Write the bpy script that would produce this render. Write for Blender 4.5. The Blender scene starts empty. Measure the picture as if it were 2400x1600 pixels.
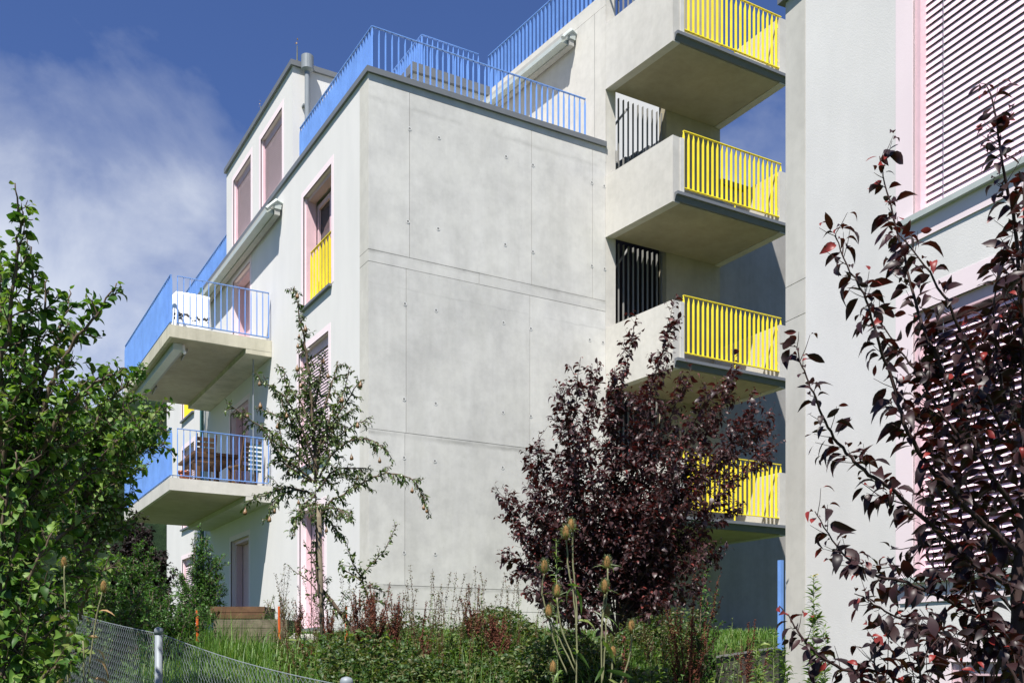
import bpy, math, numpy as np
from mathutils import Vector
C=bpy.context.scene.collection
rng=np.random.RandomState(7)
# ---------------------------------------------------------------- camera model
FL=2356.; CX=1200.; CY=1551.; YAW=1.0423
F=np.array([math.cos(YAW),math.sin(YAW),0.]); RV=np.array([math.sin(YAW),-math.cos(YAW),0.]); ZV=np.array([0,0,1.])
def ray(px,py): return F+RV*(px-CX)/FL+ZV*(CY-py)/FL
def at(px,py,D): return ray(px,py)*D
SUN=np.array([.45,.41,-1.]); SUN/=np.linalg.norm(SUN)
# ---------------------------------------------------------------- object helpers
def tag(o,label=None,cat=None,group=None,kind=None):
    if label: o['label']=label
    if cat: o['category']=cat
    if group: o['group']=group
    if kind: o['kind']=kind
    return o
def thing(name,label,cat,loc=(0,0,0),group=None):
    o=bpy.data.objects.new(name,None); C.objects.link(o); o.location=Vector([float(v) for v in loc]); o.empty_display_size=.2
    bpy.context.view_layer.update()
    return tag(o,label,cat,group)
def link(name,me,mats,parent=None):
    o=bpy.data.objects.new(name,me); C.objects.link(o)
    for m in (mats if isinstance(mats,(list,tuple)) else [mats]): me.materials.append(m)
    if parent is not None:
        o.parent=parent
        p=Vector((0,0,0)); q=parent
        while q is not None: p+=q.location; q=q.parent
        o.location=-p if parent.parent is None else Vector((0,0,0))
    return o
class MB:
    def __init__(s): s.v=[]; s.f=[]; s.m=[]; s.t=[]
    def add(s,vs,fs,m=0,t=.5):
        b=len(s.v); s.v+= [tuple(float(c) for c in v) for v in vs]; s.f+=[tuple(i+b for i in f) for f in fs]; s.m+=[m]*len(fs); s.t+=[t]*len(fs)
    def hexa(s,p,m=0,t=.5): s.add(p,[(0,3,2,1),(4,5,6,7),(0,1,5,4),(1,2,6,5),(2,3,7,6),(3,0,4,7)],m,t)
    def box(s,x0,x1,y0,y1,z0,z1,m=0,t=.5): s.hexa([(x0,y0,z0),(x1,y0,z0),(x1,y1,z0),(x0,y1,z0),(x0,y0,z1),(x1,y0,z1),(x1,y1,z1),(x0,y1,z1)],m,t)
    def quad(s,a,b,c,d,m=0,t=.5): s.add([a,b,c,d],[(0,1,2,3)],m,t)
    def tube(s,pts,rad,n=6,m=0,cap=True):
        pts=[np.array(p,float) for p in pts]; k=len(pts)
        if not hasattr(rad,'__len__'): rad=[rad]*k
        vs=[]; ref=None
        for i,p in enumerate(pts):
            d=pts[min(i+1,k-1)]-pts[max(i-1,0)]; L=np.linalg.norm(d); d=d/(L if L>1e-9 else 1)
            if ref is None or abs(ref@d)>.95: ref=np.array([1,0,0.]) if abs(d[0])<.8 else np.array([0,1.,0])
            a=ref-d*(ref@d); a/=np.linalg.norm(a); b=np.cross(d,a); ref=a
            for j in range(n):
                w=2*math.pi*j/n; vs.append(p+rad[i]*(a*math.cos(w)+b*math.sin(w)))
        fs=[(i*n+j,i*n+(j+1)%n,(i+1)*n+(j+1)%n,(i+1)*n+j) for i in range(k-1) for j in range(n)]
        if cap: fs+=[tuple(range(n))[::-1],tuple((k-1)*n+j for j in range(n))]
        s.add(vs,fs,m)
    def build(s,name,mats,parent=None,smooth=False):
        me=bpy.data.meshes.new(name); me.from_pydata(s.v,[],s.f)
        me.polygons.foreach_set('material_index',s.m)
        a=me.attributes.new('tint','FLOAT','FACE'); a.data.foreach_set('value',s.t)
        if smooth: me.polygons.foreach_set('use_smooth',[True]*len(s.f))
        me.update(); return link(name,me,mats,parent)
class Fr:   # vertical wall frame: origin, direction along the wall, outward normal
    def __init__(s,o,d,n): s.o=np.array([o[0],o[1],0.]); s.d=np.array([d[0],d[1],0.]); s.n=np.array([n[0],n[1],0.])
    def p(s,a,n,z): return s.o+s.d*a+s.n*n+ZV*z
    def px(s,px,py,n=0.):
        r=ray(px,py); q=s.o+s.n*n; t=(q@s.n)/(r@s.n); P=r*t; return float((P-s.o)@s.d),float(P[2])
    def box(s,mb,a0,a1,n0,n1,z0,z1,m=0,t=.5): mb.hexa([s.p(a0,n1,z0),s.p(a1,n1,z0),s.p(a1,n0,z0),s.p(a0,n0,z0),s.p(a0,n1,z1),s.p(a1,n1,z1),s.p(a1,n0,z1),s.p(a0,n0,z1)],m,t)
    def wall(s,mb,a0,a1,z0,z1,holes=(),dep=.3,m=0,mr=0,n=0.):
        A=sorted({a0,a1,*[h[0] for h in holes],*[h[1] for h in holes]}); Z=sorted({z0,z1,*[h[2] for h in holes],*[h[3] for h in holes]})
        A=[x for x in A if a0<=x<=a1]; Z=[x for x in Z if z0<=x<=z1]
        for i in range(len(A)-1):
            for j in range(len(Z)-1):
                ca=(A[i]+A[i+1])/2; cz=(Z[j]+Z[j+1])/2
                if any(h[0]<ca<h[1] and h[2]<cz<h[3] for h in holes): continue
                mb.quad(s.p(A[i],n,Z[j]),s.p(A[i+1],n,Z[j]),s.p(A[i+1],n,Z[j+1]),s.p(A[i],n,Z[j+1]),m)
        for h in holes:
            c=[(h[0],h[2]),(h[1],h[2]),(h[1],h[3]),(h[0],h[3])]
            for i in range(4):
                a,b=c[i],c[(i+1)%4]; mb.quad(s.p(a[0],n,a[1]),s.p(b[0],n,b[1]),s.p(b[0],n-dep,b[1]),s.p(a[0],n-dep,a[1]),mr)
# ---------------------------------------------------------------- materials
def lin(*c): return tuple(((x/255)/12.92 if x/255<=.04045 else ((x/255+.055)/1.055)**2.4) for x in c)+(1,)
def newmat(name,rough=.7,spec=.3,metal=0):
    m=bpy.data.materials.new(name); m.use_nodes=True; nt=m.node_tree; b=nt.nodes['Principled BSDF']
    b.inputs['Roughness'].default_value=rough; b.inputs['Specular IOR Level'].default_value=spec; b.inputs['Metallic'].default_value=metal
    return m,nt,b
def N(nt,t,**k):
    n=nt.nodes.new(t)
    for a,v in k.items(): setattr(n,a,v)
    return n
def noise(nt,scale,detail=4,rough=.55,co=None,stretch=None):
    n=N(nt,'ShaderNodeTexNoise'); n.inputs['Scale'].default_value=scale; n.inputs['Detail'].default_value=detail; n.inputs['Roughness'].default_value=rough
    tc=N(nt,'ShaderNodeNewGeometry')
    if stretch:
        mp=N(nt,'ShaderNodeMapping'); mp.inputs['Scale'].default_value=stretch; nt.links.new(tc.outputs['Position'],mp.inputs['Vector']); nt.links.new(mp.outputs[0],n.inputs['Vector'])
    else: nt.links.new(tc.outputs['Position'],n.inputs['Vector'])
    return n
def ramp(nt,src,stops):
    r=N(nt,'ShaderNodeValToRGB'); e=r.color_ramp.elements
    while len(e)<len(stops): e.new(.5)
    for i,(p,c) in enumerate(stops): e[i].position=p; e[i].color=c if len(c)==4 else (*c,1)
    nt.links.new(src,r.inputs[0]); return r
def mix(nt,a,b,fac,mode='MIX'):
    m=N(nt,'ShaderNodeMix',data_type='RGBA',blend_type=mode)
    for s,v in ((6,a),(7,b),(0,fac)):
        if hasattr(v,'is_output'): nt.links.new(v,m.inputs[s])
        else: m.inputs[s].default_value=v
    return m.outputs[2]
def bump(nt,b,src,strength,dist=.01):
    n=N(nt,'ShaderNodeBump'); n.inputs['Strength'].default_value=strength; n.inputs['Distance'].default_value=dist
    nt.links.new(src,n.inputs['Height']); nt.links.new(n.outputs[0],b.inputs['Normal'])
def concrete(name,base,var=.10,streak=.5,warm=.0,bands=()):
    m,nt,b=newmat(name,.82,.25)
    n1=noise(nt,.9,6,.6); n2=noise(nt,7,5,.65); n3=noise(nt,2.2,5,.6,stretch=(1.6,1.6,.25)); n4=noise(nt,60,2,.5)
    lo=tuple(c*(1-var) for c in base)+(1,); hi=tuple(min(1,c*(1+var)) for c in base)+(1,)
    c=ramp(nt,n1.outputs[0],[(.3,lo),(.7,hi)]).outputs[0]
    c=mix(nt,c,ramp(nt,n2.outputs[0],[(.35,(.86,.86,.86)),(.6,(1.03,1.03,1.03))]).outputs[0],.45,'MULTIPLY')
    c=mix(nt,c,ramp(nt,n3.outputs[0],[(.36,(.84,.84,.82)),(.58,(1.02,1.02,1.02))]).outputs[0],streak,'MULTIPLY')
    n5=noise(nt,3.,4,.7,stretch=(5,5,.28)); c=mix(nt,c,ramp(nt,n5.outputs[0],[(.38,(.90,.90,.885)),(.58,(1.01,1.01,1.01))]).outputs[0],.5*streak,'MULTIPLY')
    v=N(nt,'ShaderNodeTexVoronoi'); v.inputs['Scale'].default_value=9; g=N(nt,'ShaderNodeNewGeometry'); nt.links.new(g.outputs['Position'],v.inputs['Vector'])
    pores=ramp(nt,v.outputs['Distance'],[(.035,(.55,.55,.54)),(.06,(1,1,1))]).outputs[0]
    c=mix(nt,c,pores,.55,'MULTIPLY')
    n6=noise(nt,1.3,5,.65)
    c=mix(nt,c,ramp(nt,n6.outputs[0],[(.38,(.90,.90,.905)),(.5,(1,1,1)),(.64,(1.07,1.07,1.06))]).outputs[0],.8*(1 if bands else .4),'MULTIPLY')
    if bands:
        sp=N(nt,'ShaderNodeSeparateXYZ'); nt.links.new(g.outputs['Position'],sp.inputs[0]); n7=noise(nt,1.1,4,.6); n8=noise(nt,5,4,.6)
        for zb_,wd_,st_ in bands:
            A=N(nt,'ShaderNodeMath',operation='MULTIPLY_ADD'); nt.links.new(n8.outputs[0],A.inputs[0]); A.inputs[1].default_value=.09; A.inputs[2].default_value=-zb_-.045
            B=N(nt,'ShaderNodeMath',operation='ADD'); nt.links.new(A.outputs[0],B.inputs[0]); nt.links.new(sp.outputs[2],B.inputs[1])
            D=N(nt,'ShaderNodeMath',operation='ABSOLUTE'); nt.links.new(B.outputs[0],D.inputs[0])
            R_=ramp(nt,D.outputs[0],[(0,(1,1,1)),(wd_,(0,0,0))]); E=N(nt,'ShaderNodeMath',operation='MULTIPLY'); nt.links.new(R_.outputs[0],E.inputs[0]); nt.links.new(ramp(nt,n7.outputs[0],[(.42,(.15,)*3),(.62,(1,1,1))]).outputs[0],E.inputs[1])
            K=N(nt,'ShaderNodeMath',operation='MULTIPLY'); nt.links.new(E.outputs[0],K.inputs[0]); K.inputs[1].default_value=st_
            c=mix(nt,c,(.55,.55,.54,1),K.outputs[0],'MULTIPLY')
    a=N(nt,'ShaderNodeAttribute'); a.attribute_name='tint'
    c=mix(nt,c,ramp(nt,a.outputs['Fac'],[(0,(.87,.87,.865)),(1,(1.07,1.07,1.06))]).outputs[0],1.,'MULTIPLY')
    nt.links.new(c,b.inputs['Base Color']); bump(nt,b,n4.outputs[0],.12,.004); return m
def plaster(name,base,var=.03,grain=.3):
    m,nt,b=newmat(name,.9,.2)
    n1=noise(nt,.7,5,.6); n2=noise(nt,90,3,.6); n3=noise(nt,1.8,4,.6,stretch=(1.5,1.5,.3))
    c=ramp(nt,n1.outputs[0],[(.3,tuple(x*(1-var) for x in base)),(.7,tuple(min(1,x*(1+var)) for x in base))]).outputs[0]
    c=mix(nt,c,ramp(nt,n3.outputs[0],[(.35,(.93,.935,.94)),(.6,(1.01,1.01,1.01))]).outputs[0],.5,'MULTIPLY')
    nt.links.new(c,b.inputs['Base Color']); bump(nt,b,n2.outputs[0],grain,.003); return m
def paint(name,base,rough=.45,spec=.4,metal=0,var=.06,scale=6):
    m,nt,b=newmat(name,rough,spec,metal); n1=noise(nt,scale,4,.6)
    c=ramp(nt,n1.outputs[0],[(.3,tuple(x*(1-var) for x in base[:3])),(.7,tuple(min(1,x*(1+var)) for x in base[:3]))]).outputs[0]
    nt.links.new(c,b.inputs['Base Color']); return m
def leafmat(name,cols,trans=.35,rough=.42,tcol=None,spec=.4):
    m,nt,b=newmat(name,rough,spec); a=N(nt,'ShaderNodeAttribute'); a.attribute_name='tint'
    k=len(cols); r=ramp(nt,a.outputs['Fac'],[(i/(k-1) if k>1 else 0,c) for i,c in enumerate(cols)])
    n1=noise(nt,35,2,.5); c=mix(nt,r.outputs[0],ramp(nt,n1.outputs[0],[(.3,(.75,.75,.75)),(.7,(1.15,1.15,1.15))]).outputs[0],.6,'MULTIPLY')
    nt.links.new(c,b.inputs['Base Color'])
    t=N(nt,'ShaderNodeBsdfTranslucent')
    if tcol: t.inputs[0].default_value=(*tcol,1)
    else: nt.links.new(mix(nt,c,(1.5,1.7,.6,1),1.,'MULTIPLY'),t.inputs[0])
    ms=N(nt,'ShaderNodeMixShader'); ms.inputs[0].default_value=trans
    nt.links.new(b.outputs[0],ms.inputs[1]); nt.links.new(t.outputs[0],ms.inputs[2]); nt.links.new(ms.outputs[0],nt.nodes['Material Output'].inputs[0]); return m
M={}
_zj=lambda py:(CY-py)/FL*15.67
M['conc']=concrete('board_concrete',(.55,.545,.518),.085,.35,bands=((_zj(1010),.06,.75),(_zj(585),.05,.6),(_zj(1372),.05,.8),(_zj(225),.06,.35),(_zj(660),.02,.3)))
M['concw']=concrete('pale_concrete',(.52,.505,.465),.08,.3)
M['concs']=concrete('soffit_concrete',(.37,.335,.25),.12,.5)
M['concst']=concrete('stained_concrete',(.50,.475,.38),.14,1.)
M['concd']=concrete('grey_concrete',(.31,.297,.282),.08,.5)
M['groove']=paint('joint_grout',(.21,.21,.20),.9,.1)  # plain dark grey for joints, tie holes and vent
M['plast']=plaster('white_plaster',(.605,.598,.58))
M['plast2']=plaster('white_plaster_b',(.615,.605,.588),.06,.5)
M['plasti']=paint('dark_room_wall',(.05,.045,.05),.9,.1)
M['pink']=plaster('pink_plaster',(.75,.645,.67),.03,.2)
M['pinkm']=paint('pink_metal',(.64,.45,.49),.4,.4)
M['pinkslat']=paint('pink_slat',(.62,.50,.54),.4,.4)
M['palepink']=paint('pale_pink_slat',(.82,.62,.69),.4,.35)
M['mauve']=paint('bounce_mauve_backing',(.17,.085,.10),.6,.3)
M['blue']=paint('light_blue_steel',(.15,.30,.66),.42,.35,0,.12,2.5)
M['yellow']=paint('yellow_steel',(.84,.69,.04),.42,.35,0,.10,3)
M['zinc']=paint('grey_zinc_and_stair_shade',(.14,.15,.16),.5,.4)
M['galv']=paint('galvanised_steel',(.20,.225,.245),.55,.4,.1)
M['bars']=paint('grey_steel_bars',(.24,.24,.23),.5,.4)
M['glass'],_nt,_b=newmat('window_glass',.05,.6); _b.inputs['Base Color'].default_value=(.03,.035,.04,1)
M['alu']=paint('awning_metal',(.40,.44,.42),.4,.4)
M['fabric']=paint('awning_fabric',(.35,.35,.33),.8,.2)
M['bark']=paint('brown_bark',(.10,.075,.055),.9,.1,0,.3,25)
M['barkp']=paint('pale_bark',(.33,.27,.21),.9,.1,0,.3,20)
M['twig']=paint('dark_red_twig',(.04,.024,.022),.7,.2,0,.2,20)
M['wood']=paint('weathered_wood',(.15,.125,.09),.85,.15,0,.35,9)
M['woodb']=paint('brown_wood',(.11,.06,.03),.7,.25,0,.3,9)
M['orange']=paint('orange_plastic',(.52,.10,.02),.5,.4)
M['terra']=paint('terracotta',(.42,.14,.07),.8,.2)
M['stone']=paint('grey_stone',(.38,.36,.33),.9,.1,0,.2,5)
M['purple']=leafmat('purple_plum_leaf',[(.009,.005,.006),(.017,.008,.009),(.030,.011,.012),(.022,.014,.015),(.17,.018,.014)],.09,.45,(.12,.010,.008),.32)
M['purple2']=leafmat('purple_plum_leaf_b',[(.016,.010,.012),(.034,.017,.019),(.055,.024,.024),(.05,.032,.034),(.12,.024,.020)],.14,.42,(.13,.014,.012),.35)
M['green']=leafmat('green_leaf',[(.025,.06,.012),(.045,.11,.018),(.085,.165,.03),(.14,.225,.045),(.13,.16,.045)],.30,.5,None,.25)
M['green2']=leafmat('fine_green_leaf',[(.02,.05,.012),(.04,.10,.02),(.07,.16,.035),(.10,.20,.05)],.35,.45)
M['shade']=leafmat('shade_plum_leaf',[(.006,.006,.005),(.014,.010,.010),(.02,.013,.012)],.08,.6,(.03,.012,.01),.2)  # near-black leaf colour carries the shade on the distant plum
M['pear']=leafmat('pear_leaf',[(.025,.045,.014),(.05,.085,.022),(.08,.12,.035),(.16,.20,.09)],.25,.32)
M['weed']=leafmat('weed_leaf',[(.035,.075,.018),(.07,.13,.03),(.12,.19,.045),(.20,.24,.07)],.35,.45)
M['under']=leafmat('undergrowth_leaf',[(.02,.045,.012),(.035,.075,.018),(.06,.11,.028),(.10,.085,.035),(.12,.17,.05)],.3,.5)
M['grass']=leafmat('grass_blade',[(.04,.10,.014),(.08,.17,.025),(.13,.23,.04),(.28,.26,.10)],.4,.5)
M['dock']=leafmat('dock_seed',[(.06,.02,.012),(.12,.035,.02),(.17,.06,.03)],.15,.8,(.2,.05,.02))
M['seed']=leafmat('weed_seed',[(.05,.022,.014),(.10,.045,.022),(.07,.09,.03),(.13,.12,.05)],.2,.8)
M['stem']=paint('green_stem',(.12,.16,.05),.6,.2,0,.2,20)
M['drystem']=paint('dry_stem',(.17,.17,.09),.7,.2,0,.2,20)
M['teasel']=paint('teasel_brown',(.20,.115,.045),.9,.1,0,.3,60)
M['bract']=leafmat('teasel_bract',[(.10,.14,.07),(.20,.23,.14)],.3,.5)
M['ylw']=paint('yellow_petal',(.75,.60,.05),.6,.2)
M['pearf']=paint('pear_skin',(.15,.085,.035),.4,.4,0,.5,18)
M['dry']=leafmat('dry_leaf',[(.30,.18,.08),(.45,.30,.16)],.25,.6)
def soilmat():
    m,nt,b=newmat('meadow_soil',.95,.1); n1=noise(nt,3,5,.6); n2=noise(nt,25,4,.6)
    c=ramp(nt,n1.outputs[0],[(.3,(.045,.06,.018)),(.55,(.05,.09,.02)),(.75,(.10,.085,.05))]).outputs[0]
    nt.links.new(c,b.inputs['Base Color']); bump(nt,b,n2.outputs[0],.8,.03); return m
M['soil']=soilmat()
# ---------------------------------------------------------------- key planes
Xp=5.97; Yc=14.66; Zr=9.27
FX=Fr((Xp,0),(0,1),(-1,0))        # plaster facade, s = world Y
FY=Fr((0,Yc),(1,0),(0,-1))        # concrete facade, s = world X
X1=FY.px(1419,500)[0]
wa=.0754; FW=Fr((X1,Yc),(-math.sin(wa),math.cos(wa)),(-math.cos(wa),-math.sin(wa)))
b2=.1121; FB=Fr(at(1842,900,9.23)[:2],(-math.sin(b2),-math.cos(b2)),(-math.cos(b2),math.sin(b2)))  # second building, s towards the camera
GZ=.42
# ================================================================= building 1
B1=thing('apartment_building','white and concrete apartment block with blue and yellow railings, behind the pear tree','building',(Xp,Yc,GZ))
def win(frm,a0,a1,z0,z1,kind,parent,dep=.28,band=.11,sill=True,label=None,slat=.055,pm='pinkslat'):
    """a window part of the wall: painted band, frame, pane or closed louvres, sill"""
    mb=MB()
    for (p,q,r,s) in ((a0-band,a0,z0,z1+band),(a1,a1+band,z0,z1+band),(a0,a1,z1,z1+band)): frm.box(mb,p,q,-.02,.004,r,s)
    w=mb.build('window',M['pink'],parent)
    if label: w['label']=label
    def sub(name,mb,mat): mb.build(name,mat,w)
    # guides
    mb=MB()
    for p,q in ((a0+.002,a0+.05),(a1-.05,a1-.002)): frm.box(mb,p,q,-dep+.05,-.05 if kind!='door' else -.12,z0,z1-.002)
    frm.box(mb,a0+.05,a1-.05,-dep+.05,-.08,z1-(.16 if kind=='shut' else .07),z1-.002)
    sub('frame',mb,M['pinkm'])
    if kind=='shut':
        mb=MB(); nn=int((z1-z0-.16)/slat)
        for i in range(nn):
            z=z0+.012+i*slat
            p=[frm.p(a0+.05,-.094,z+slat*.90),frm.p(a1-.05,-.094,z+slat*.90),frm.p(a1-.05,-.080,z),frm.p(a0+.05,-.080,z)]
            q=[v+frm.n*-.004+ZV*-.002 for v in p]
            mb.hexa([*p,*q])
        frm.box(mb,a0+.05,a1-.05,-.16,-.155,z0,z1-.1)
        sub('shutter',mb,M[pm])
    else:
        mid=(a0+a1)/2
        if kind=='door': mb=MB(); frm.box(mb,a0+(a1-a0)*.42,a1-.05,-dep-.012,-dep+.035,z0,z1-.07); sub('panel',mb,M['pinkm'])
        mb=MB(); frm.box(mb,a0+.05,a1-.05,-dep-.03,-dep-.02,z0,z1-.12); sub('pane',mb,M['glass'])
        mb=MB()
        for p in ((a0+.05,mid-.035,a1-.12) if kind!='door' else (a0+.05,)): frm.box(mb,p,p+.07,-dep-.015,-dep+.03,z0,z1-.12)
        for z in (z0,z1-.2) if kind!='door' else (): frm.box(mb,a0+.12,a1-.12,-dep-.012,-dep+.027,z,z+.08)
        sub('sash',mb,M['pinkm'])
    if sill:
        mb=MB(); frm.box(mb,a0-.03,a1+.03,-.08,.06,z0-.05,z0-.008); sub('sill',mb,M['zinc'])
    return w
def railing(name,frm,a0,a1,n,z0,z1,mat,parent,sp=.118,w=.045,label=None,base=True,thing_=False):
    mb=MB(); k=max(2,int(round((a1-a0)/sp)))
    for i in range(k+1):
        a=a0+(a1-a0)*i/k; h=.0045
        P=lambda aa,nn,z: frm.p(aa,nn,z)
        for (zA,zB,wA,wB) in ((z0,z1-.12,w,w),(z1-.12,z1-.012,w,.012)):
            mb.hexa([P(a-h,n+wA/2,zA),P(a+h,n+wA/2,zA),P(a+h,n-wA/2,zA),P(a-h,n-wA/2,zA),P(a-h,n+wB/2,zB),P(a+h,n+wB/2,zB),P(a+h,n-wB/2,zB),P(a-h,n-wB/2,zB)])
    frm.box(mb,a0-.006,a1+.006,n-.02,n+.02,z1-.012,z1)
    if base: frm.box(mb,a0-.006,a1+.006,n-.021,n+.021,z0+.0,z0+.014)
    o=mb.build(name,mat,parent)
    if label: o['label']=label
    return o
# ---- concrete facade: real panels with open joints, tie holes
def panels(name,frm,a0,a1,rows,mat,parent,thick=.012,gap=.0075,holes=()):
    mb=MB()
    frm.box(mb,a0,a1,-.3,-thick,rows[0][0],rows[-1][1],1,.5)
    for (z0,z1,vs) in rows:
        e=[a0]+list(vs)+[a1]
        for i in range(len(e)-1):
            p=e[i]+(gap/2 if i else 0); q=e[i+1]-(gap/2 if i<len(e)-2 else 0)
            frm.box(mb,p,q,-thick,rng.uniform(-.001,.001),z0+gap/2,z1-gap/2,0,rng.uniform(.25,.75))
    for (a,z) in holes:       # form tie cones: dark hole in a pale rim
        k=12
        for r0,r1,n0,n1,m in ((.020,.032,.004,.0046,2),(0.,.020,.003,.0042,1)):
            vs=[];fs=[]
            for j in range(k):
                w=2*math.pi*j/k
                vs+= [frm.p(a+r0*math.cos(w),n0,z+r0*math.sin(w)),frm.p(a+r1*math.cos(w),n1,z+r1*math.sin(w))]
            for j in range(k): fs.append((2*j,2*j+1,(2*j+3)%(2*k),(2*j+2)%(2*k)))
            mb.add(vs,fs,m)
    return mb.build(name,[mat,M['groove'],paint('pale_cone_rim',(.60,.60,.575),.8,.2)],parent)
zj=lambda px,py: FY.px(px,py)[1]
v=lambda px,py=600: FY.px(px,py)[0]
z3=zj(865,583); z3b=zj(865,611); z2=zj(863,1003); z1_=zj(869,1368); z1b=zj(925,1424.5); zt=zj(872,190)
ties=[FY.px(px,py) for px,py in [(960,302),(1029,323),(1186,367),(1249,387),(1387,428),(1416,436),(956,519),(1027,536),(1184,573),(1249,590),(1387,623),(1417,630),(949,712),(1022,727),(1180,756),(1244,770),(1382,796),(1413,802),(947,935),(1021,945),(1179,966),(1244,975),(947,1072),(1019,1080),(1178,1095),(947,1294),(1020,1297),(1385,1000),(1390,1110),(1250,1105),(1180,1305)]]
panels('concrete_wall',FY,Xp+.0,X1,[(-.6,z1b,[v(947),v(1268)]),(z1b,z1_,[v(1120)]),(z1_,z2,[v(949),v(1243)]),(z2,z3b,[v(952),v(1242)]),(z3b,z3,[v(1123)]),(z3,zt,[v(960),v(1246),v(1389)]),(zt,Zr-.02,[])],M['conc'],B1,holes=ties)
# end of the concrete wall seen beside the plaster
s0=FX.px(843,600)[0]
mb=MB(); 
for za,zb in ((-.6,z2),(z2,z3b),(z3b,z3),(z3,Zr-.02)): FX.box(mb,Yc+.001,s0-.006,-.25,.003,za+.004,zb-.004)
mb.build('wall_end',M['concw'],B1)
# ---- plaster facade
YE=29.8; YU=FX.px(686,300)[0]; YV=FX.px(531,500)[0]; ZU=11.2
wA=(FX.px(776.8,500)[0],FX.px(711,600)[0],FX.px(773,668)[1],FX.px(776.8,383)[1])
wB=(FX.px(769.8,900)[0],FX.px(700,900)[0],FX.px(735,1082)[1],FX.px(769.8,774.4)[1])
wC=(FX.px(760,1300)[0],FX.px(702,1300)[0],.62,2.75)
ZB2,ZB1=6.40,3.50
dA,dB,dC=[(FX.px(pr,800)[0],FX.px(pl,800)[0],z,z+2.12) for pr,pl,z in ((586,546,ZB2),(582,540,ZB1),(583,541,.6))]
wF=(FX.px(455,970)[0],FX.px(427,970)[0],6.46,8.49); wG=(wF[0],wF[1],3.56,5.68); wH=(wF[0],wF[1],.62,2.75)
wD=(FX.px(661,300)[0],FX.px(611,300)[0],9.33,FX.px(661,251)[1]); wE=(FX.px(588,400)[0],FX.px(547,450)[0],9.33,FX.px(588,361)[1])
mb=MB()
hol=[wA,wB,wC,dA,dB,dC,wF,wG,wH]
FX.wall(mb,s0,YE,-.6,Zr-.02,hol,.33,0,1)
FX.wall(mb,YU,YV,Zr-.02,ZU,[wD,wE],.33,0,1)
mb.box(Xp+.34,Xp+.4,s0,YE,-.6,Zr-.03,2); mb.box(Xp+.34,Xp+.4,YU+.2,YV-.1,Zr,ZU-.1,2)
mb.quad((Xp,YE,-.6),(X1,YE,-.6),(X1,YE,Zr-.02),(Xp,YE,Zr-.02))
FU=Fr((0,YU),(1,0),(0,-1)); FU.wall(mb,Xp,8.46,Zr-.02,ZU,(),.3)
mb.quad((Xp,YV,Zr-.02),(8.46,YV,Zr-.02),(8.46,YV,ZU),(Xp,YV,ZU))
mb.build('plaster_wall',[M['plast'],M['pink'],M['plasti']],B1)
# roof slab and terrace floor
mb=MB(); mb.box(Xp+.05,X1+.3,Yc+.05,YE-.05,Zr-.25,Zr-.05); mb.box(Xp+.05,8.4,YU+.05,YV-.05,ZU-.2,ZU-.05)
mb.build('roof',M['concw'],B1)
# coping
mb=MB()
mb.box(Xp-.04,X1+.0,Yc-.045,Yc+.3,Zr-.09,Zr); mb.box(Xp-.04,Xp+.3,Yc+.3,YE+.04,Zr-.09,Zr)
mb.box(Xp+.3,X1-.1,Yc+.3,Yc+.32,Zr-.3,Zr-.001)
mb.build('coping',M['zinc'],B1)
mb=MB(); mb.box(Xp-.05,8.46,YU-.05,YU+.25,ZU,ZU+.10); mb.box(Xp-.05,Xp+.25,YU+.25,YV+.05,ZU,ZU+.10); mb.box(Xp+.25,8.46,YV-.2,YV+.05,ZU,ZU+.1)
mb.build('coping',M['zinc'],B1)
# joint line and drainpipe with hopper on the penthouse return
mb=MB(); px_=FU.px(714,250)[0]; hz=FU.px(714,143)[1]
mb.tube([(px_,YU-.16,Zr-.3),(px_,YU-.16,hz-.28)],.052,12); mb.tube([(px_,YU-.16,hz-.29),(px_,YU-.16,hz-.25),(px_,YU-.16,hz)],[.055,.115,.115],16)
for z in (Zr+.5,Zr+1.2): FU.box(mb,px_-.06,px_+.06,.0,.1,z,z+.03)
mb.build('drainpipe',M['galv'],B1)
mb=MB(); mb.tube([(Xp-.1,25.15,-.3),(Xp-.1,25.15,Zr-.1)],.05,10); mb.build('drainpipe',paint('dark_teal_pipe',(.05,.13,.13),.5,.4),B1)
mb=MB(); mb.tube([(Xp-.28,20.05,ZB2-.3),(Xp-.28,20.05,ZB1+.1)],.014,8); mb.build('drainpipe',M['galv'],B1)
# windows
win(FX,*wA,'open',B1,label='tall window with a raised shutter behind a yellow railing')
win(FX,*wB,'shut',B1); win(FX,*wC,'door',B1,dep=.25,label='pink ground-floor door panel behind the pear trunk')
for h in (dA,dB,dC): win(FX,*h,'door',B1,sill=False,dep=.3)
win(FX,*wF,'open',B1); win(FX,*wG,'shut',B1); win(FX,*wH,'shut',B1)
win(FX,*wD,'shut',B1,sill=False,slat=.042); win(FX,*wE,'shut',B1,sill=False,slat=.042)
railing('window_railing',FX,wA[0]+.06,wA[1]-.3,-.05,wA[2]+.03,wA[2]+.95,M['yellow'],B1,sp=.15,w=.042)
railing('window_railing',FX,wF[0]+.06,wF[1]-.1,-.05,wF[2]+.03,wF[2]+.95,M['yellow'],B1,sp=.15,w=.042)
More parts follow.
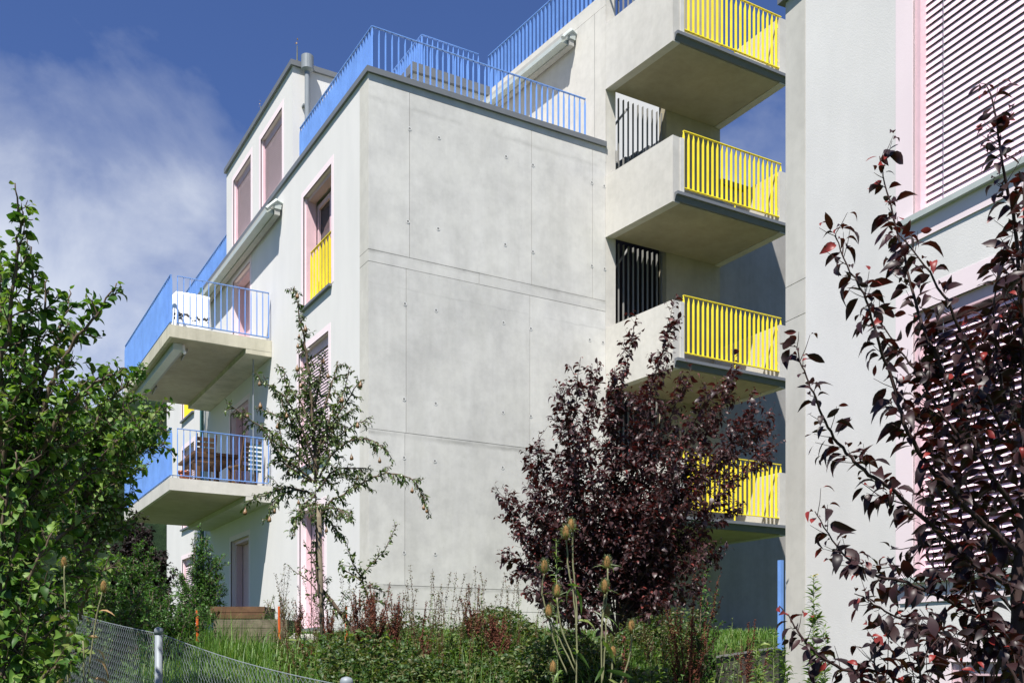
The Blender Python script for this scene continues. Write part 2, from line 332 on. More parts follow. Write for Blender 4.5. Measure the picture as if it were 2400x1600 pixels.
# ---- left balconies
XB=4.0; YB0=19.71; YB1=24.75
for zt_,mt in ((ZB2,M['concst']),(ZB1,M['concw'])):
    mb=MB(); zb=zt_-.235
    # edge beam ring with recessed soffit panel
    mb.box(XB,Xp-.005,YB0,YB1,zt_-.12,zt_,0)
    mb.box(XB,XB+.06,YB0,YB1,zb,zt_-.12,0); mb.box(XB+.06,Xp-.005,YB0,YB0+.06,zb,zt_-.12,0); mb.box(XB+.06,Xp-.005,YB1-.06,YB1,zb,zt_-.12,0)
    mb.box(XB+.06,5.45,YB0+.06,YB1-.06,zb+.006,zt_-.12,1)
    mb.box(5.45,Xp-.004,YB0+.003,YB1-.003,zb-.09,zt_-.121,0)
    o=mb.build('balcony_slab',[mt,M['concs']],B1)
    if zt_==ZB2: o['label']='balcony slab with dark rain stains on its edge'
    F1=Fr((XB+.03,0),(0,1),(-1,0)); F2=Fr((0,YB0+.03),(1,0),(0,-1)); F3=Fr((0,YB1-.03),(1,0),(0,1))
    railing('balcony_railing',F1,YB0+.03,YB1-.03,0,zt_+.05,zt_+.95,M['blue'],B1,sp=.12,w=.05)
    railing('balcony_railing',F2,XB+.15,Xp-.06,0,zt_+.05,zt_+.95,M['blue'],B1,sp=.12)
    railing('balcony_railing',F3,XB+.15,Xp-.06,0,zt_+.05,zt_+.95,M['blue'],B1,sp=.12)
def awning(frm,a0,a1,z,parent,drop=0):
    mb=MB(); frm.box(mb,a0,a1,.03,.16,z-.02,z+.14,0); frm.box(mb,a0+.08,a1-.08,.16,.30,z-.10,z-.02,0)
    frm.box(mb,a0+.02,a1-.02,.05,.155,z-.13,z-.021,1)
    frm.box(mb,a0+.1,a1-.1,.17,.27,z+.0,z+.07,1)
    o=mb.build('awning',[M['alu'],M['fabric']],parent)
    for a in (a0,a1-.05): 
        mb=MB(); mb.tube([frm.p(a+.02,.0,z+.1),frm.p(a+.02,.12,z+.13),frm.p(a+.02,.24,z+.02),frm.p(a+.02,.31,z-.06)],[.03,.05,.035,.04],8)
        mb.build('bracket',M['alu'],o)
o=None
mb=MB(); mb.box(XB+.14,XB+.30,YB0+.35,YB1-.3,ZB2-.36,ZB2-.236); o=mb.build('awning',M['alu'],B1); o['label']='rolled awning hung under the upper balcony slab'
mb=MB(); mb.box(XB+.30,XB+.36,YB0+.5,YB1-.5,ZB2-.34,ZB2-.29); mb.build('front_bar',M['fabric'],o)
for ya in (YB0+.6,YB1-1.4): mb=MB(); mb.tube([(XB+.45,ya,ZB2-.27),(XB+.5,ya+.7,ZB2-.27)],.02,6); mb.build('folding_arm',M['bars'],o)
for ya in (YB0+.42,): mb=MB(); mb.tube([(XB+.33,ya,ZB2-.24),(XB+.33,ya-.01,ZB2-.33),(XB+.36,ya-.05,ZB2-.40)],[.035,.05,.03],8); mb.build('bracket',paint('white_bracket',(.7,.7,.7),.4,.4),o)
awning(FX,FX.px(645,485,.15)[0],25.9,FX.px(640,492,.15)[1],B1)
# ---- terrace railings
FT1=Fr((Xp+.12,0),(0,1),(-1,0)); FT2=Fr((0,Yc+.14),(1,0),(0,-1))
railing('roof_railing',FT1,Yc+.14,YU-.1,0,Zr-.1,10.02,M['blue'],B1)
railing('roof_railing',FT1,YV+.1,YE-.1,0,Zr-.1,9.98,M['blue'],B1)
railing('roof_railing',FT2,Xp+.12,FT2.px(1371,240)[0],0,Zr-.1,10.02,M['blue'],B1,sp=.112)
# ---- raised stair volume behind the terrace
Z2=11.96; X2=8.46
mb=MB(); FU.wall(mb,X2,10.25,Zr-.3,Z2,(),.3); mb.quad((X2,YU,Zr-.3),(X2,YU+5,Zr-.3),(X2,YU+5,Z2),(X2,YU,Z2)); mb.quad((X2,YU,Z2),(10.2,YU,Z2),(9.8,YU+5,Z2),(X2,YU+5,Z2))
mb.build('penthouse_wall',M['plast'],B1)
mb=MB(); mb.box(X2-.06,10.2,YU-.08,YU+.2,Z2-.16,Z2+.02); mb.box(X2-.06,X2+.2,YU+.2,YU+5,Z2-.16,Z2+.02); mb.build('coping',M['zinc'],B1)
FP1=Fr((X2+.35,0),(0,1),(-1,0)); FP2=Fr((0,YU+.35),(1,0),(0,-1))
railing('roof_railing',FP1,YU+.35,YU+2.6,0,Z2,12.87,M['blue'],B1); railing('roof_railing',FP2,X2+.35,10.12,0,Z2,12.87,M['blue'],B1)
# ---- tower wall with the second awning
wl=FW.px(1141,230)[0]
def wq(px,py): return FW.px(px,py)
mb=MB()
FW.box(mb,-.0,wl+.3,-.22,0,Zr-.35,11.72,0,.5); FW.box(mb,-.0,wl+.3,-.22,-.001,11.728,11.97,0,.7)
mb.build('tower_wall',[M['concw'],M['groove']],B1)
mb=MB()
FW.box(mb,.30,.308,-.0,.002,Zr,11.72,0)
mb.build('joint',M['groove'],B1)
railing('roof_railing',FW,-.4,wl,-.05,11.97,12.75,M['blue'],B1,sp=.125)
awning(FW,FW.px(1352,70)[0],FW.px(1138,230)[0],FW.px(1340,72,.15)[1]-.10,B1)
# pillar, front wall of stair shaft, slabs, access balconies
XO=X1+.225; XC=FY.px(1562,300)[0]; XR=13.19; YF=12.95
lev=[(10.23,10.37,11.38),(7.59,7.74,8.67),(4.86,5.01,5.96),(2.25,2.42,3.35)]
mb=MB()
FY.box(mb,X1+.004,XO,-.3,-.003,-.6,13.2,0,.6)
mb.build('pillar',M['concw'],B1)
mb=MB()
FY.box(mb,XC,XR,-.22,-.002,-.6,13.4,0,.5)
mb.build('shaft_wall',M['concs'],B1)
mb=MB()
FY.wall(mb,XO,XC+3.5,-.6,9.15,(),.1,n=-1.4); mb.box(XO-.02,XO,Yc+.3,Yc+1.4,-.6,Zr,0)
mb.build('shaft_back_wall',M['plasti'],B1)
# lower right facade in shade
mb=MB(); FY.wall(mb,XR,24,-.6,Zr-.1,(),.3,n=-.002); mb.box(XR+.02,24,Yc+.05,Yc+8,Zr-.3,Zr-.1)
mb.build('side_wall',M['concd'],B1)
mb=MB(); mb.box(XR,24,Yc-.05,Yc+.3,Zr-.1,Zr); mb.build('coping',M['zinc'],B1)
mb=MB(); a,z=FY.px(1715,1473); mb.box(a-.06,a+.06,Yc-.03,Yc-.003,z-.09,z+.09); mb.build('vent',M['groove'],B1)
railnum=0
for zb,zt2,zp in lev:
    mb=MB()
    # floor slab
    mb.hexa([(X1+.02,Yc-.005,zb),(X1+.13,YF+.02,zb),(XR-.01,YF+.02,zb),(XR-.01,Yc-.005,zb),(X1+.02,Yc-.005,zt2),(X1+.13,YF+.02,zt2),(XR-.01,YF+.02,zt2),(XR-.01,Yc-.005,zt2)])
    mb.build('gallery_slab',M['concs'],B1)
    L=1.72
    mb=MB(); FW.box(mb,-L,-.002,-.16,0,zb-.012,zp)
    # short front return beside the yellow rail
    xr0=FW.p(-L,-.16,0)[0]; 
    mb.build('parapet',M['concw'],B1)
    mb=MB(); p0=FW.p(-L,-.16,0); mb.box(float(p0[0]),float(p0[0])+.02+.06,YF-.01,YF+.15,zt2,zp-.003); mb.build('parapet_return',M['conc'],B1)
    mb=MB(); mb.box(XR-.15,XR,YF,Yc-.004,zb-.011,zp); mb.build('parapet',M['concw'],B1)
    mb=MB(); x0=float(p0[0])+.015
    for q in range(1):
        mb.hexa([(x0-.14,YF-.012,zb+.01),(XR+.0,YF-.012,zb+.01),(XR,YF+.02,zb+.01),(x0-.14,YF+.02,zb+.01),(x0-.14,YF-.05,zt2-.06),(XR,YF-.05,zt2-.06),(XR,YF+.02,zt2-.06),(x0-.14,YF+.02,zt2-.06)])
        mb.box(x0-.14,XR,YF-.09,YF+.02,zt2-.06,zt2-.01)
    mb.build('gutter',M['zinc'],B1)
    FG=Fr((0,YF+.03),(1,0),(0,-1))
    o=railing('gallery_railing',FG,FG.px(1602,500)[0],FG.px(1829,500)[0],0,zt2+.12,zt2+1.08 if zb<10 else zt2+1.05,M['yellow'],B1,sp=.105,w=.05)
    a=FG.px(1827,500)[0]
    for z in (zt2+.25,zt2+.85): mb=MB(); FG.box(mb,a-.05,a+.02,-.06,-.02,z,z+.05); mb.build('hinge',M['yellow'],o)
    mb=MB(); a=FG.px(1722,500)[0]; FG.box(mb,a-.01,a+.01,-.01,.01,zt2-.01,zt2+.12)
    mb.build('foot',M['yellow'],o)
# grey bar screens in the shaft openings
zs=[(zp_-.0,za) for (_,_,zp_),(za,_,_) in ((lev[0],(12.8,0,0)),(lev[1],lev[0]),(lev[2],lev[1]),(lev[3],lev[2]))]
for i,(zA,zB) in enumerate(zs):
    mb=MB(); k=11
    for j in range(k): 
        a=XO+.05+(XC-XO-.06)*j/(k-1); FY.box(mb,a-.006,a+.006,-.155,-.115,zA-.9,zB)
    FY.box(mb,XO,XC,-.17,-.10,zA-.92,zA-.9)
    mb.tube([FY.p(XO,-.3,zB-.65),FY.p(XC-.5,-.5,zB+.15)],.02,6)
    mb.build('bar_screen',M['bars'],B1)
# stair flights in the shaft
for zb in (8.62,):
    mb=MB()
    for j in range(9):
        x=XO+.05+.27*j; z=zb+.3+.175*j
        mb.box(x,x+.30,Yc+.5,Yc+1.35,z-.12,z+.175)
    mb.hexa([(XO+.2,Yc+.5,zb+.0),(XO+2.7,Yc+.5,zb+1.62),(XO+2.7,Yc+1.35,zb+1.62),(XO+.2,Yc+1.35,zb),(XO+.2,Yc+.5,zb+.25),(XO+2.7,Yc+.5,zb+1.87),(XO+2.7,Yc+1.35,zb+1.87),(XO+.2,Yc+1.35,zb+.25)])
    mb.build('stair_flight',M['zinc'],B1)  # dark zinc colour stands in for shade on the sunlit flight
# white block far behind, seen between the bars
BR=thing('apartment_building','tall white block far behind, seen only through the grey stair bars','building',(20,27,0))
mb=MB(); mb.box(18.3,22.3,27,33,.4,19.6); mb.build('wall',M['plast'],BR)
mb=MB(); mb.box(18.25,22.35,26.95,33.05,19.6,19.75); mb.build('roof',M['zinc'],BR)
# ================================================================= building 2
S=lambda px,py: FB.px(px,py)
B2=thing('apartment_building','white plaster block at the right edge with large pink louvred windows','building',(float(FB.o[0]),float(FB.o[1]),-1.6))
sS=S(1888,600)[0]; a0=S(2140,600)[0]; BD=abs(S(2140,600)[0]-S(2100,600)[0]); SE=7.
zs1=S(2150,505)[1]; zh2=S(2171,722)[1]; zs2=S(2160,1350)[1]; zh3=S(2227,1550)[1]; a3=S(2229,1570)[0]
W=[(a0,a0+2.3,zs1,zs1+2.1),(a0,a0+2.3,zs2,zh2),(a3,a3+2.3,zh3-2.1,zh3)]
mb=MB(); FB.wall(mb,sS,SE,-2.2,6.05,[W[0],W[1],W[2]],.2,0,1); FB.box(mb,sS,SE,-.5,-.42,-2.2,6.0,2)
e=FB.p(0,0,0); 
mb.quad(FB.p(SE,0,-2.2),FB.p(SE,-8,-2.2),FB.p(SE,-8,6.05),FB.p(SE,0,6.05))
mb.build('plaster_wall',[M['plast2'],M['pink'],M['plasti']],B2)
mb=MB(); zz=[-2.2,S(1842,755)[1],S(1842,675)[1],6.05]
for i in range(3): FB.box(mb,0,sS-.004,-8,.004,zz[i]+.003,zz[i+1]-.003,0,rng.uniform(.3,.7))
mb.build('concrete_wall',M['concw'],B2)
mb=MB(); FB.box(mb,-.06,SE,-.3,.05,6.05,6.16); FB.box(mb,-.06,SE,-8,-.3,6.05,6.12); mb.build('coping',M['zinc'],B2)
def bigwin(a0,a1,z0,z1,open_,lab):
    mb=MB(); bd=BD
    for (p,q,r,s) in ((a0-bd,a0,z0-.2,z1+bd),(a1,a1+bd,z0,z1+bd),(a0,a1,z1,z1+bd)): FB.box(mb,p,q,-.02,.004,r,s)
    w=mb.build('window',M['pink'],B2); w['label']=lab
    mb=MB(); FB.box(mb,a0+.002,a0+.055,-.14,-.02,z0,z1); FB.box(mb,a1-.055,a1-.002,-.14,-.02,z0,z1); FB.box(mb,a0+.055,a1-.055,-.15,-.03,z1-.1,z1-.002); mb.build('frame',M['pinkm'],w)
    mb=MB(); sl=.0565; n=int((z1-z0-.13)/sl); ang=.9 if open_ else .5
    h=.0298; dx,dz=math.sin(.30 if not open_ else .80)*h,math.cos(.30 if not open_ else .80)*h
    for i in range(n):
        z=z0+.035+i*sl
        # curved slat of three strips
        pts=[(-.085-dx,z+dz),(-.083,z+.003),(-.085+dx,z-dz)]
        for (n0_,z0_),(n1_,z1_) in zip(pts[:-1],pts[1:]):
            mb.hexa([FB.p(a0+.05,n0_,z0_),FB.p(a1-.05,n0_,z0_),FB.p(a1-.05,n1_,z1_),FB.p(a0+.05,n1_,z1_),FB.p(a0+.05,n0_-.0025,z0_-.001),FB.p(a1-.05,n0_-.0025,z0_-.001),FB.p(a1-.05,n1_-.0025,z1_-.001),FB.p(a0+.05,n1_-.0025,z1_-.001)])
    mb.build('louvre',M['palepink'],w)
    mb=MB()
    for a in (a0+.25,a0+1.15,a1-.3): mb.tube([FB.p(a,-.05,z0+.01),FB.p(a,-.05,z1-.05)],.0022,5)
    mb.build('ladder_cord',M['galv'],w)
    mb=MB(); FB.box(mb,a0+.05,a1-.05,-.24,-.23,z0,z1-.05); mb.build('pane',M['mauve'],w)  # mauve backing, not glass; its colour carries the pink bounce between slats
    mb=MB(); FB.box(mb,a0+.05,a0+.12,-.228,-.2,z0,z1-.05); FB.box(mb,a0+1.1,a0+1.2,-.228,-.2,z0,z1-.05); mb.build('sash',M['twig'],w)
    mb=MB(); FB.box(mb,a0-.12,a1+.1,-.09,.055,z0-.05,z0-.004); mb.build('sill',M['alu'],w)
    mb=MB(); FB.box(mb,a0-.12,a1+.1,.0041,.012,z0-.2,z0-.05,0); mb.build('sill_apron',M['pink'],w)
bigwin(*W[0],False,'upper louvred window with closely set slats')
bigwin(*W[1],True,'middle louvred window half hidden by purple leaves')
bigwin(*W[2],True,'lowest louvred window cut off by the bottom of the photo')
# ================================================================= ground
prof=np.array([(-400,-1.6),(2,-1.6),(4,-1.2),(6.5,-.85),(10,-.2),(12,.1),(14,.34),(15.5,GZ),(600,.6)])
def dl(x,y): return x*F[0]+y*F[1], x*RV[0]+y*RV[1]
def gz(x,y):
    d,l=dl(x,y); z=np.interp(d,prof[:,0],prof[:,1]); q=l/np.maximum(d,.5)
    dw=11.5+(q-.187)/.089*3
    w=np.clip((q-.150)/.035,0,1)*(d<dw+.12)
    z=z*(1-w)+(-1.25)*w
    return z+.03*np.sin(x*1.7+1)*np.cos(y*2.1)
ds=np.concatenate([[-300,-60,-15,-4],np.arange(0,20,.22),[21,23,27,35,50,80,140,260,500]]); ls=np.concatenate([[-400,-150,-60,-25,-15],np.arange(-10,9,.22),[10,14,25,60,150,400]])
Dg,Lg=np.meshgrid(ds,ls,indexing='ij'); Xg=Dg*F[0]+Lg*RV[0]; Yg=Dg*F[1]+Lg*RV[1]; Zg=gz(Xg,Yg)
me=bpy.data.meshes.new('ground'); nx,ny=Dg.shape
me.from_pydata(np.stack([Xg,Yg,Zg],-1).reshape(-1,3).tolist(),[],[(i*ny+j,i*ny+j+1,(i+1)*ny+j+1,(i+1)*ny+j) for i in range(nx-1) for j in range(ny-1)])
me.polygons.foreach_set('use_smooth',[True]*len(me.polygons)); me.update(); tag(link('ground',me,M['soil']),kind='structure')
# wooded hill
mb=MB(); k=60; hv=[]
rh=np.random.RandomState(3)
for j,rr in enumerate(np.linspace(0,1,14)):
    for i in range(k+1):
        px=-900+1500*i/k; top=940+60*math.sin(i*.35)*.4+40*abs((i-k*.83)/k)*4+rh.uniform(-7,7)
        y=1560-(1560-top)*math.sin(rr*math.pi/2); hv.append(at(px,y,150+90*rr))
mb.add(hv,[(j*(k+1)+i,j*(k+1)+i+1,(j+1)*(k+1)+i+1,(j+1)*(k+1)+i) for j in range(13) for i in range(k)])
m,nt,b=newmat('forest',.95,.1); n1=noise(nt,.25,8,.7); nt.links.new(ramp(nt,n1.outputs[0],[(.35,(.006,.014,.007)),(.65,(.022,.042,.016))]).outputs[0],b.inputs['Base Color']); bump(nt,b,n1.outputs[0],1,3.)
tag(mb.build('hill',m),kind='structure')
# retaining wall
q1,q2=.203,.279
P=lambda q,dd=0: (F+RV*q)*(11.5+(q-.187)/.089*3+dd)
mb=MB(); zA=(CY-1541)/FL*11.5; zB=(CY-1514)/FL*14.6
a,b_,c,d_=P(q1,-.12),P(q2,-.12),P(q2,.14),P(q1,.14)
mb.hexa([a+ZV*-1.6,b_+ZV*-1.6,c+ZV*-1.6,d_+ZV*-1.6,a+ZV*zA,b_+ZV*zB,c+ZV*zB,d_+ZV*zA])
cv=.03; a,b_,c,d_=P(q1,-.15),P(q2,-.15),P(q2,.15),P(q1,.15); mb.hexa([a+ZV*(zA+.002),b_+ZV*(zB+.002),c+ZV*(zB+.002),d_+ZV*(zA+.002),a+ZV*(zA+cv),b_+ZV*(zB+cv),c+ZV*(zB+cv),d_+ZV*(zA+cv)],1)
tag(mb.build('retaining_wall',[concrete('old_shaded_concrete',(.17,.15,.12),.3,1.),M['concw']]),'low concrete retaining wall with a pale top edge below the lawn','wall')  # body colour is dirt plus plant shade; pale cap carries the lit edge
# ================================================================= vegetation
LEAF={}
def leafshape(kind):
    # along +x, half widths, folded along the midrib, drooping
    st={'ovate':[(0,.0),(.1,.008),(.2,.12),(.38,.235),(.58,.26),(.76,.20),(.90,.09),(1,0)],'narrow':[(0,0),(.2,.10),(.5,.13),(.8,.08),(1,0)],'round':[(0,0),(.08,.01),(.18,.19),(.35,.31),(.55,.33),(.75,.25),(.9,.11),(1,0)],'tiny':[(0,0),(.5,.28),(1,0)]}[kind]
    droop={'ovate':-.22,'narrow':-.30,'round':-.16,'tiny':-.1}[kind]
    v=[];f=[]
    for x,w_ in st:
        z=droop*x**2.3+.10*math.sin(x*3.1); v+=[(x,-w_,z+w_*.22),(x,0,z),(x,w_,z+w_*.30)]
    for i in range(len(st)-1):
        a=3*i; 
        f+=[(a,a+1,a+4,a+3),(a+1,a+2,a+5,a+4)]
    return np.array(v),f
for k_ in ('ovate','narrow','round','tiny'): LEAF[k_]=leafshape(k_)
def nrm(a): return a/np.maximum(np.linalg.norm(a,axis=-1,keepdims=True),1e-9)
def scatter(name,kind,pos,dirs,size,mats,parent,r,up=None,tint=None,roll=.5,me_only=False,wid=1.):
    """one mesh of many leaves: pos (N,3), pointing along dirs, size (N,)"""
    V_,Fc=LEAF[kind]; V_=V_*np.array([1,wid,1]); n=len(pos); x=nrm(np.asarray(dirs,float)); u=np.tile(np.array([0,0,1.]),(n,1)) if up is None else up
    u=u+r.normal(0,roll,(n,3)); y=nrm(np.cross(u,x)); z=np.cross(x,y)
    zs_=r.uniform(.2,2.1,(n,1,1)); ws_=r.uniform(.75,1.15,(n,1,1)); tw_=r.normal(0,.35,(n,1))*V_[None,:,0]; yy=V_[None,:,1]*ws_[:,:,0]; zz=V_[None,:,2]*zs_[:,:,0]; y2=yy*np.cos(tw_)-zz*np.sin(tw_)*.5; z2_=zz+yy*np.sin(tw_)
    P_=pos[:,None,:]+size[:,None,None]*(V_[None,:,0,None]*x[:,None]+y2[:,:,None]*y[:,None]+z2_[:,:,None]*z[:,None])
    k=len(V_); fa=np.array(Fc); fv=(fa[None]+(np.arange(n)*k)[:,None,None]).reshape(-1)
    me=bpy.data.meshes.new(name); me.vertices.add(n*k); me.vertices.foreach_set('co',P_.reshape(-1))
    nf=n*len(Fc); me.loops.add(nf*4); me.loops.foreach_set('vertex_index',fv); me.polygons.add(nf)
    me.polygons.foreach_set('loop_start',np.arange(nf)*4); me.polygons.foreach_set('loop_total',np.full(nf,4))
    t=r.uniform(0,1,n) if tint is None else tint
    a=me.attributes.new('tint','FLOAT','FACE'); a.data.foreach_set('value',np.repeat(t,len(Fc)).astype(np.float32))
    me.polygons.foreach_set('use_smooth',np.ones(nf,bool)); me.update(calc_edges=True)
    return link(name,me,mats,parent)
def path(pts,D,r,jit=.0):
    """photo polyline -> smooth 3-D limb at depth D (number or per-point list)"""
    if not hasattr(D,'__len__'): D=[D]*len(pts)
    P_=np.array([at(x,y,d) for (x,y),d in zip(pts,D)])
    n=len(P_); t=np.linspace(0,n-1,max(4,(n-1)*5)); o=[]
    for s in t:
        i=min(int(s),n-2); f=s-i; p0=P_[max(i-1,0)];p1=P_[i];p2=P_[i+1];p3=P_[min(i+2,n-1)]
        o.append(.5*((2*p1)+(-p0+p2)*f+(2*p0-5*p1+4*p2-p3)*f*f+(-p0+3*p1-3*p2+p3)*f**3))
    return np.array(o)+r.normal(0,jit,(len(o),3))
def along(P_,s):
    d=np.r_[0,np.cumsum(np.linalg.norm(np.diff(P_,axis=0),axis=1))]; x=np.atleast_1d(s)*d[-1]
    Q=np.stack([np.interp(x,d,P_[:,k]) for k in range(3)],-1); Q2=np.stack([np.interp(np.minimum(x+.01*d[-1]+1e-4,d[-1]),d,P_[:,k]) for k in range(3)],-1); Q1=np.stack([np.interp(np.maximum(x-.01*d[-1],0),d,P_[:,k]) for k in range(3)],-1)
    return Q,nrm(Q2-Q1),d[-1]
def plant(name,label,cat,base,limbs,r,leafkind,leafsize,leafmat_,barkmat,rad=(.02,.003),twigs=10,twiglen=.35,twigup=.3,leafgap=.03,limbleaf=.5,leafdroop=.3,subtwig=0,spread=1.,group=None,tipbright=None,wid=1.,start=.3,parts=('trunk','foliage'),droopd=0.,root=None,tend=1.,spurs=0,spurlen=.07):
    """limbs: list of 3-D polylines from tip (first) to root (last)"""
    T=root or thing(name,label,cat,base,group)
    mb=MB(); lp=[];ld=[];ls_=[];lt=[]
    def leaves(P_,r0,r1,s0,gap,sc=1.):
        Lh=along(P_,0)[2]; n=max(2,int(Lh*(1-s0)/gap)); s=1-np.linspace(s0,1,n)   # P_ root->tip reversed below
        Q,dv,_=along(P_,1-s); side=nrm(np.cross(dv,r.normal(0,1,(n,3)))); 
        dirn=nrm(dv*.55+side*1.+np.array([0,0,-leafdroop])+np.array([0,0,.15]))
        lp.append(Q+side*.004); ld.append(dirn); ls_.append(leafsize*sc*r.uniform(.55,1.2,n)*np.clip(1.25-.55*(1-s)**4,.4,1.2)); 
        t=r.uniform(0,.74,n) if tipbright is not None else r.uniform(0,1,n); 
        if tipbright is not None: t=np.where((1-s)>.94,np.clip(t+tipbright,0,1),t)
        lt.append(t)
    for (P_,rr) in limbs:
        P_=P_[::-1]            # root -> tip
        mb.tube(P_,np.linspace(rr,rad[1],len(P_)),6)
        Lh=along(P_,0)[2]
        leaves(P_,0,0,limbleaf,leafgap)
        for s in r.uniform(.15,1.,int(spurs*Lh)):
            Q,dv,_=along(P_,s); Q=Q[0]; dv=dv[0]; side=nrm(np.cross(dv,r.normal(0,1,3))); l2=spurlen*r.uniform(.4,1.3)
            t2=np.array([Q,Q+nrm(dv+side)*l2*.5,Q+nrm(dv*.9+side*.8)*l2]); mb.tube(t2,[rad[1],rad[1]*.8,rad[1]*.5],3,cap=False); leaves(t2,0,0,.3,max(leafgap*.8,l2*.28),.95)
        n=int(twigs*Lh)
        for i in range(n):
            s=start+(tend-start)*(i+r.uniform(0,1))/max(n,1)
            Q,dv,_=along(P_,s); Q=Q[0];dv=dv[0]
            side=nrm(np.cross(dv,r.normal(0,1,3))); L_=twiglen*r.uniform(.35,1.15)*(1.15-.8*s)
            d0=nrm(dv*.7+side*spread+np.array([0,0,twigup])); m_=5; tp=[Q]
            for j in range(m_): d0=nrm(d0+r.normal(0,.13,3)+np.array([0,0,(.08 if droopd==0 else -droopd)])); tp.append(tp[-1]+d0*L_/m_)
            tp=np.array(tp); mb.tube(tp,np.linspace(max(rad[1]*1.6,.003),rad[1]*.6,m_+1),4,cap=False); leaves(tp,0,0,.12,leafgap*.9,.92)
            for k in range(subtwig):
                q,dq,_=along(tp,r.uniform(.15,.8)); q=q[0];dq=dq[0]; sd_=nrm(np.cross(dq,r.normal(0,1,3)))
                l2=L_*r.uniform(.3,.6); t2=np.array([q,q+nrm(dq+sd_)*l2*.5,q+nrm(dq+sd_*.8+[0,0,.1])*l2]); mb.tube(t2,[rad[1],rad[1],rad[1]*.5],3,cap=False); leaves(t2,0,0,.1,leafgap*.9,.85)
    mb.build(parts[0],barkmat,T,True)
    lp=np.concatenate(lp);ld=np.concatenate(ld);ls_=np.concatenate(ls_);lt=np.concatenate(lt)
    scatter(parts[1],leafkind,lp,ld,ls_,leafmat_,T,r,tint=lt,wid=wid)
    T['_n']=len(lp); del T['_n']; STAT.append((label[:30],len(lp)))
    return T
STAT=[]
def ground_at(px,D):
    p=at(px,CY,D); return np.array([p[0],p[1],float(gz(p[0],p[1]))])
# ---- near purple plum (right)
r=np.random.RandomState(11)
def LM(pts,D,rr,jit=.002): return (path(pts,D,r,jit),rr)
TR=[(2400,1010),(2395,1200),(2385,1400),(2390,1700)]
limbs=[LM([(2312,195),(2332,260),(2352,400),(2378,520),(2392,700),(2400,900),(2392,1100)],[3.3,3.3,3.35,3.4,3.45,3.5,3.5],.010),
LM([(2062,368),(2078,450),(2108,560),(2148,720),(2195,840),(2250,960),(2310,1090),(2385,1200)],[3.5,3.5,3.5,3.45,3.4,3.4,3.4,3.5],.010),
LM([(2100,545),(2165,620),(2215,700),(2262,800),(2310,920),(2390,1080)],[3.3,3.3,3.3,3.35,3.4,3.5],.008),
LM([(1958,545),(1985,620),(2028,700),(2058,800),(2092,890),(2122,1000),(2190,1110),(2290,1210),(2388,1300)],[3.2,3.2,3.2,3.25,3.3,3.3,3.35,3.4,3.5],.010),
LM([(2050,740),(2110,820),(2155,885),(2200,960),(2290,1080)],[3.35]*5,.006),
LM([(1862,808),(1885,870),(1910,930),(1938,995),(1978,1055),(2030,1105),(2095,1150),(2160,1210),(2260,1300),(2388,1390)],[3.1,3.1,3.1,3.15,3.2,3.2,3.25,3.3,3.4,3.5],.009),
LM([(1908,1198),(1950,1262),(1988,1308),(2050,1345),(2115,1362),(2200,1395),(2300,1450),(2390,1500)],[3.2,3.2,3.2,3.25,3.3,3.35,3.4,3.5],.008),
LM([(2005,1390),(2060,1420),(2125,1455),(2200,1480),(2390,1560)],[3.1,3.1,3.2,3.3,3.5],.006),
LM([(1830,1420),(1860,1462),(1885,1502),(1925,1540),(2010,1580),(2200,1640),(2388,1690)],[3.,3.,3.,3.05,3.1,3.3,3.5],.007),
LM([(2048,1490),(2052,1560),(2060,1660)],[3.0]*3,.004),LM([(2148,1440),(2152,1530),(2158,1650)],[3.1]*3,.004),LM([(2245,1540),(2260,1600),(2270,1660)],[3.1]*3,.004),
LM([(1995,1560),(2010,1600),(2030,1660)],[3.]*3,.004),
LM([(2345,600),(2330,720),(2340,850),(2372,1000)],[3.6,3.6,3.6,3.6],.007),LM([(2215,1050),(2260,1130),(2320,1240),(2385,1330)],[3.6]*4,.006),
LM([(2170,1180),(2220,1260),(2300,1350),(2385,1440)],[3.7]*4,.006),LM([(2400,420),(2398,600),(2402,800)],[3.2]*3,.007),
LM([(2280,1380),(2300,1440),(2350,1520),(2390,1620)],[3.3]*4,.006),
(path(TR,[3.5]*4,r,.002),.035)]
plant('plum_tree','large purple-leaved plum in the right foreground, over the louvred windows','tree',ground_at(2390,3.5),limbs,r,'ovate',.066,M['purple'],M['twig'],rad=(.02,.0016),twigs=6.,twiglen=.24,twigup=.25,leafgap=.020,limbleaf=.03,leafdroop=.75,subtwig=1,tipbright=.5,wid=.88,start=.08,tend=.50,spurs=26,spurlen=.075)
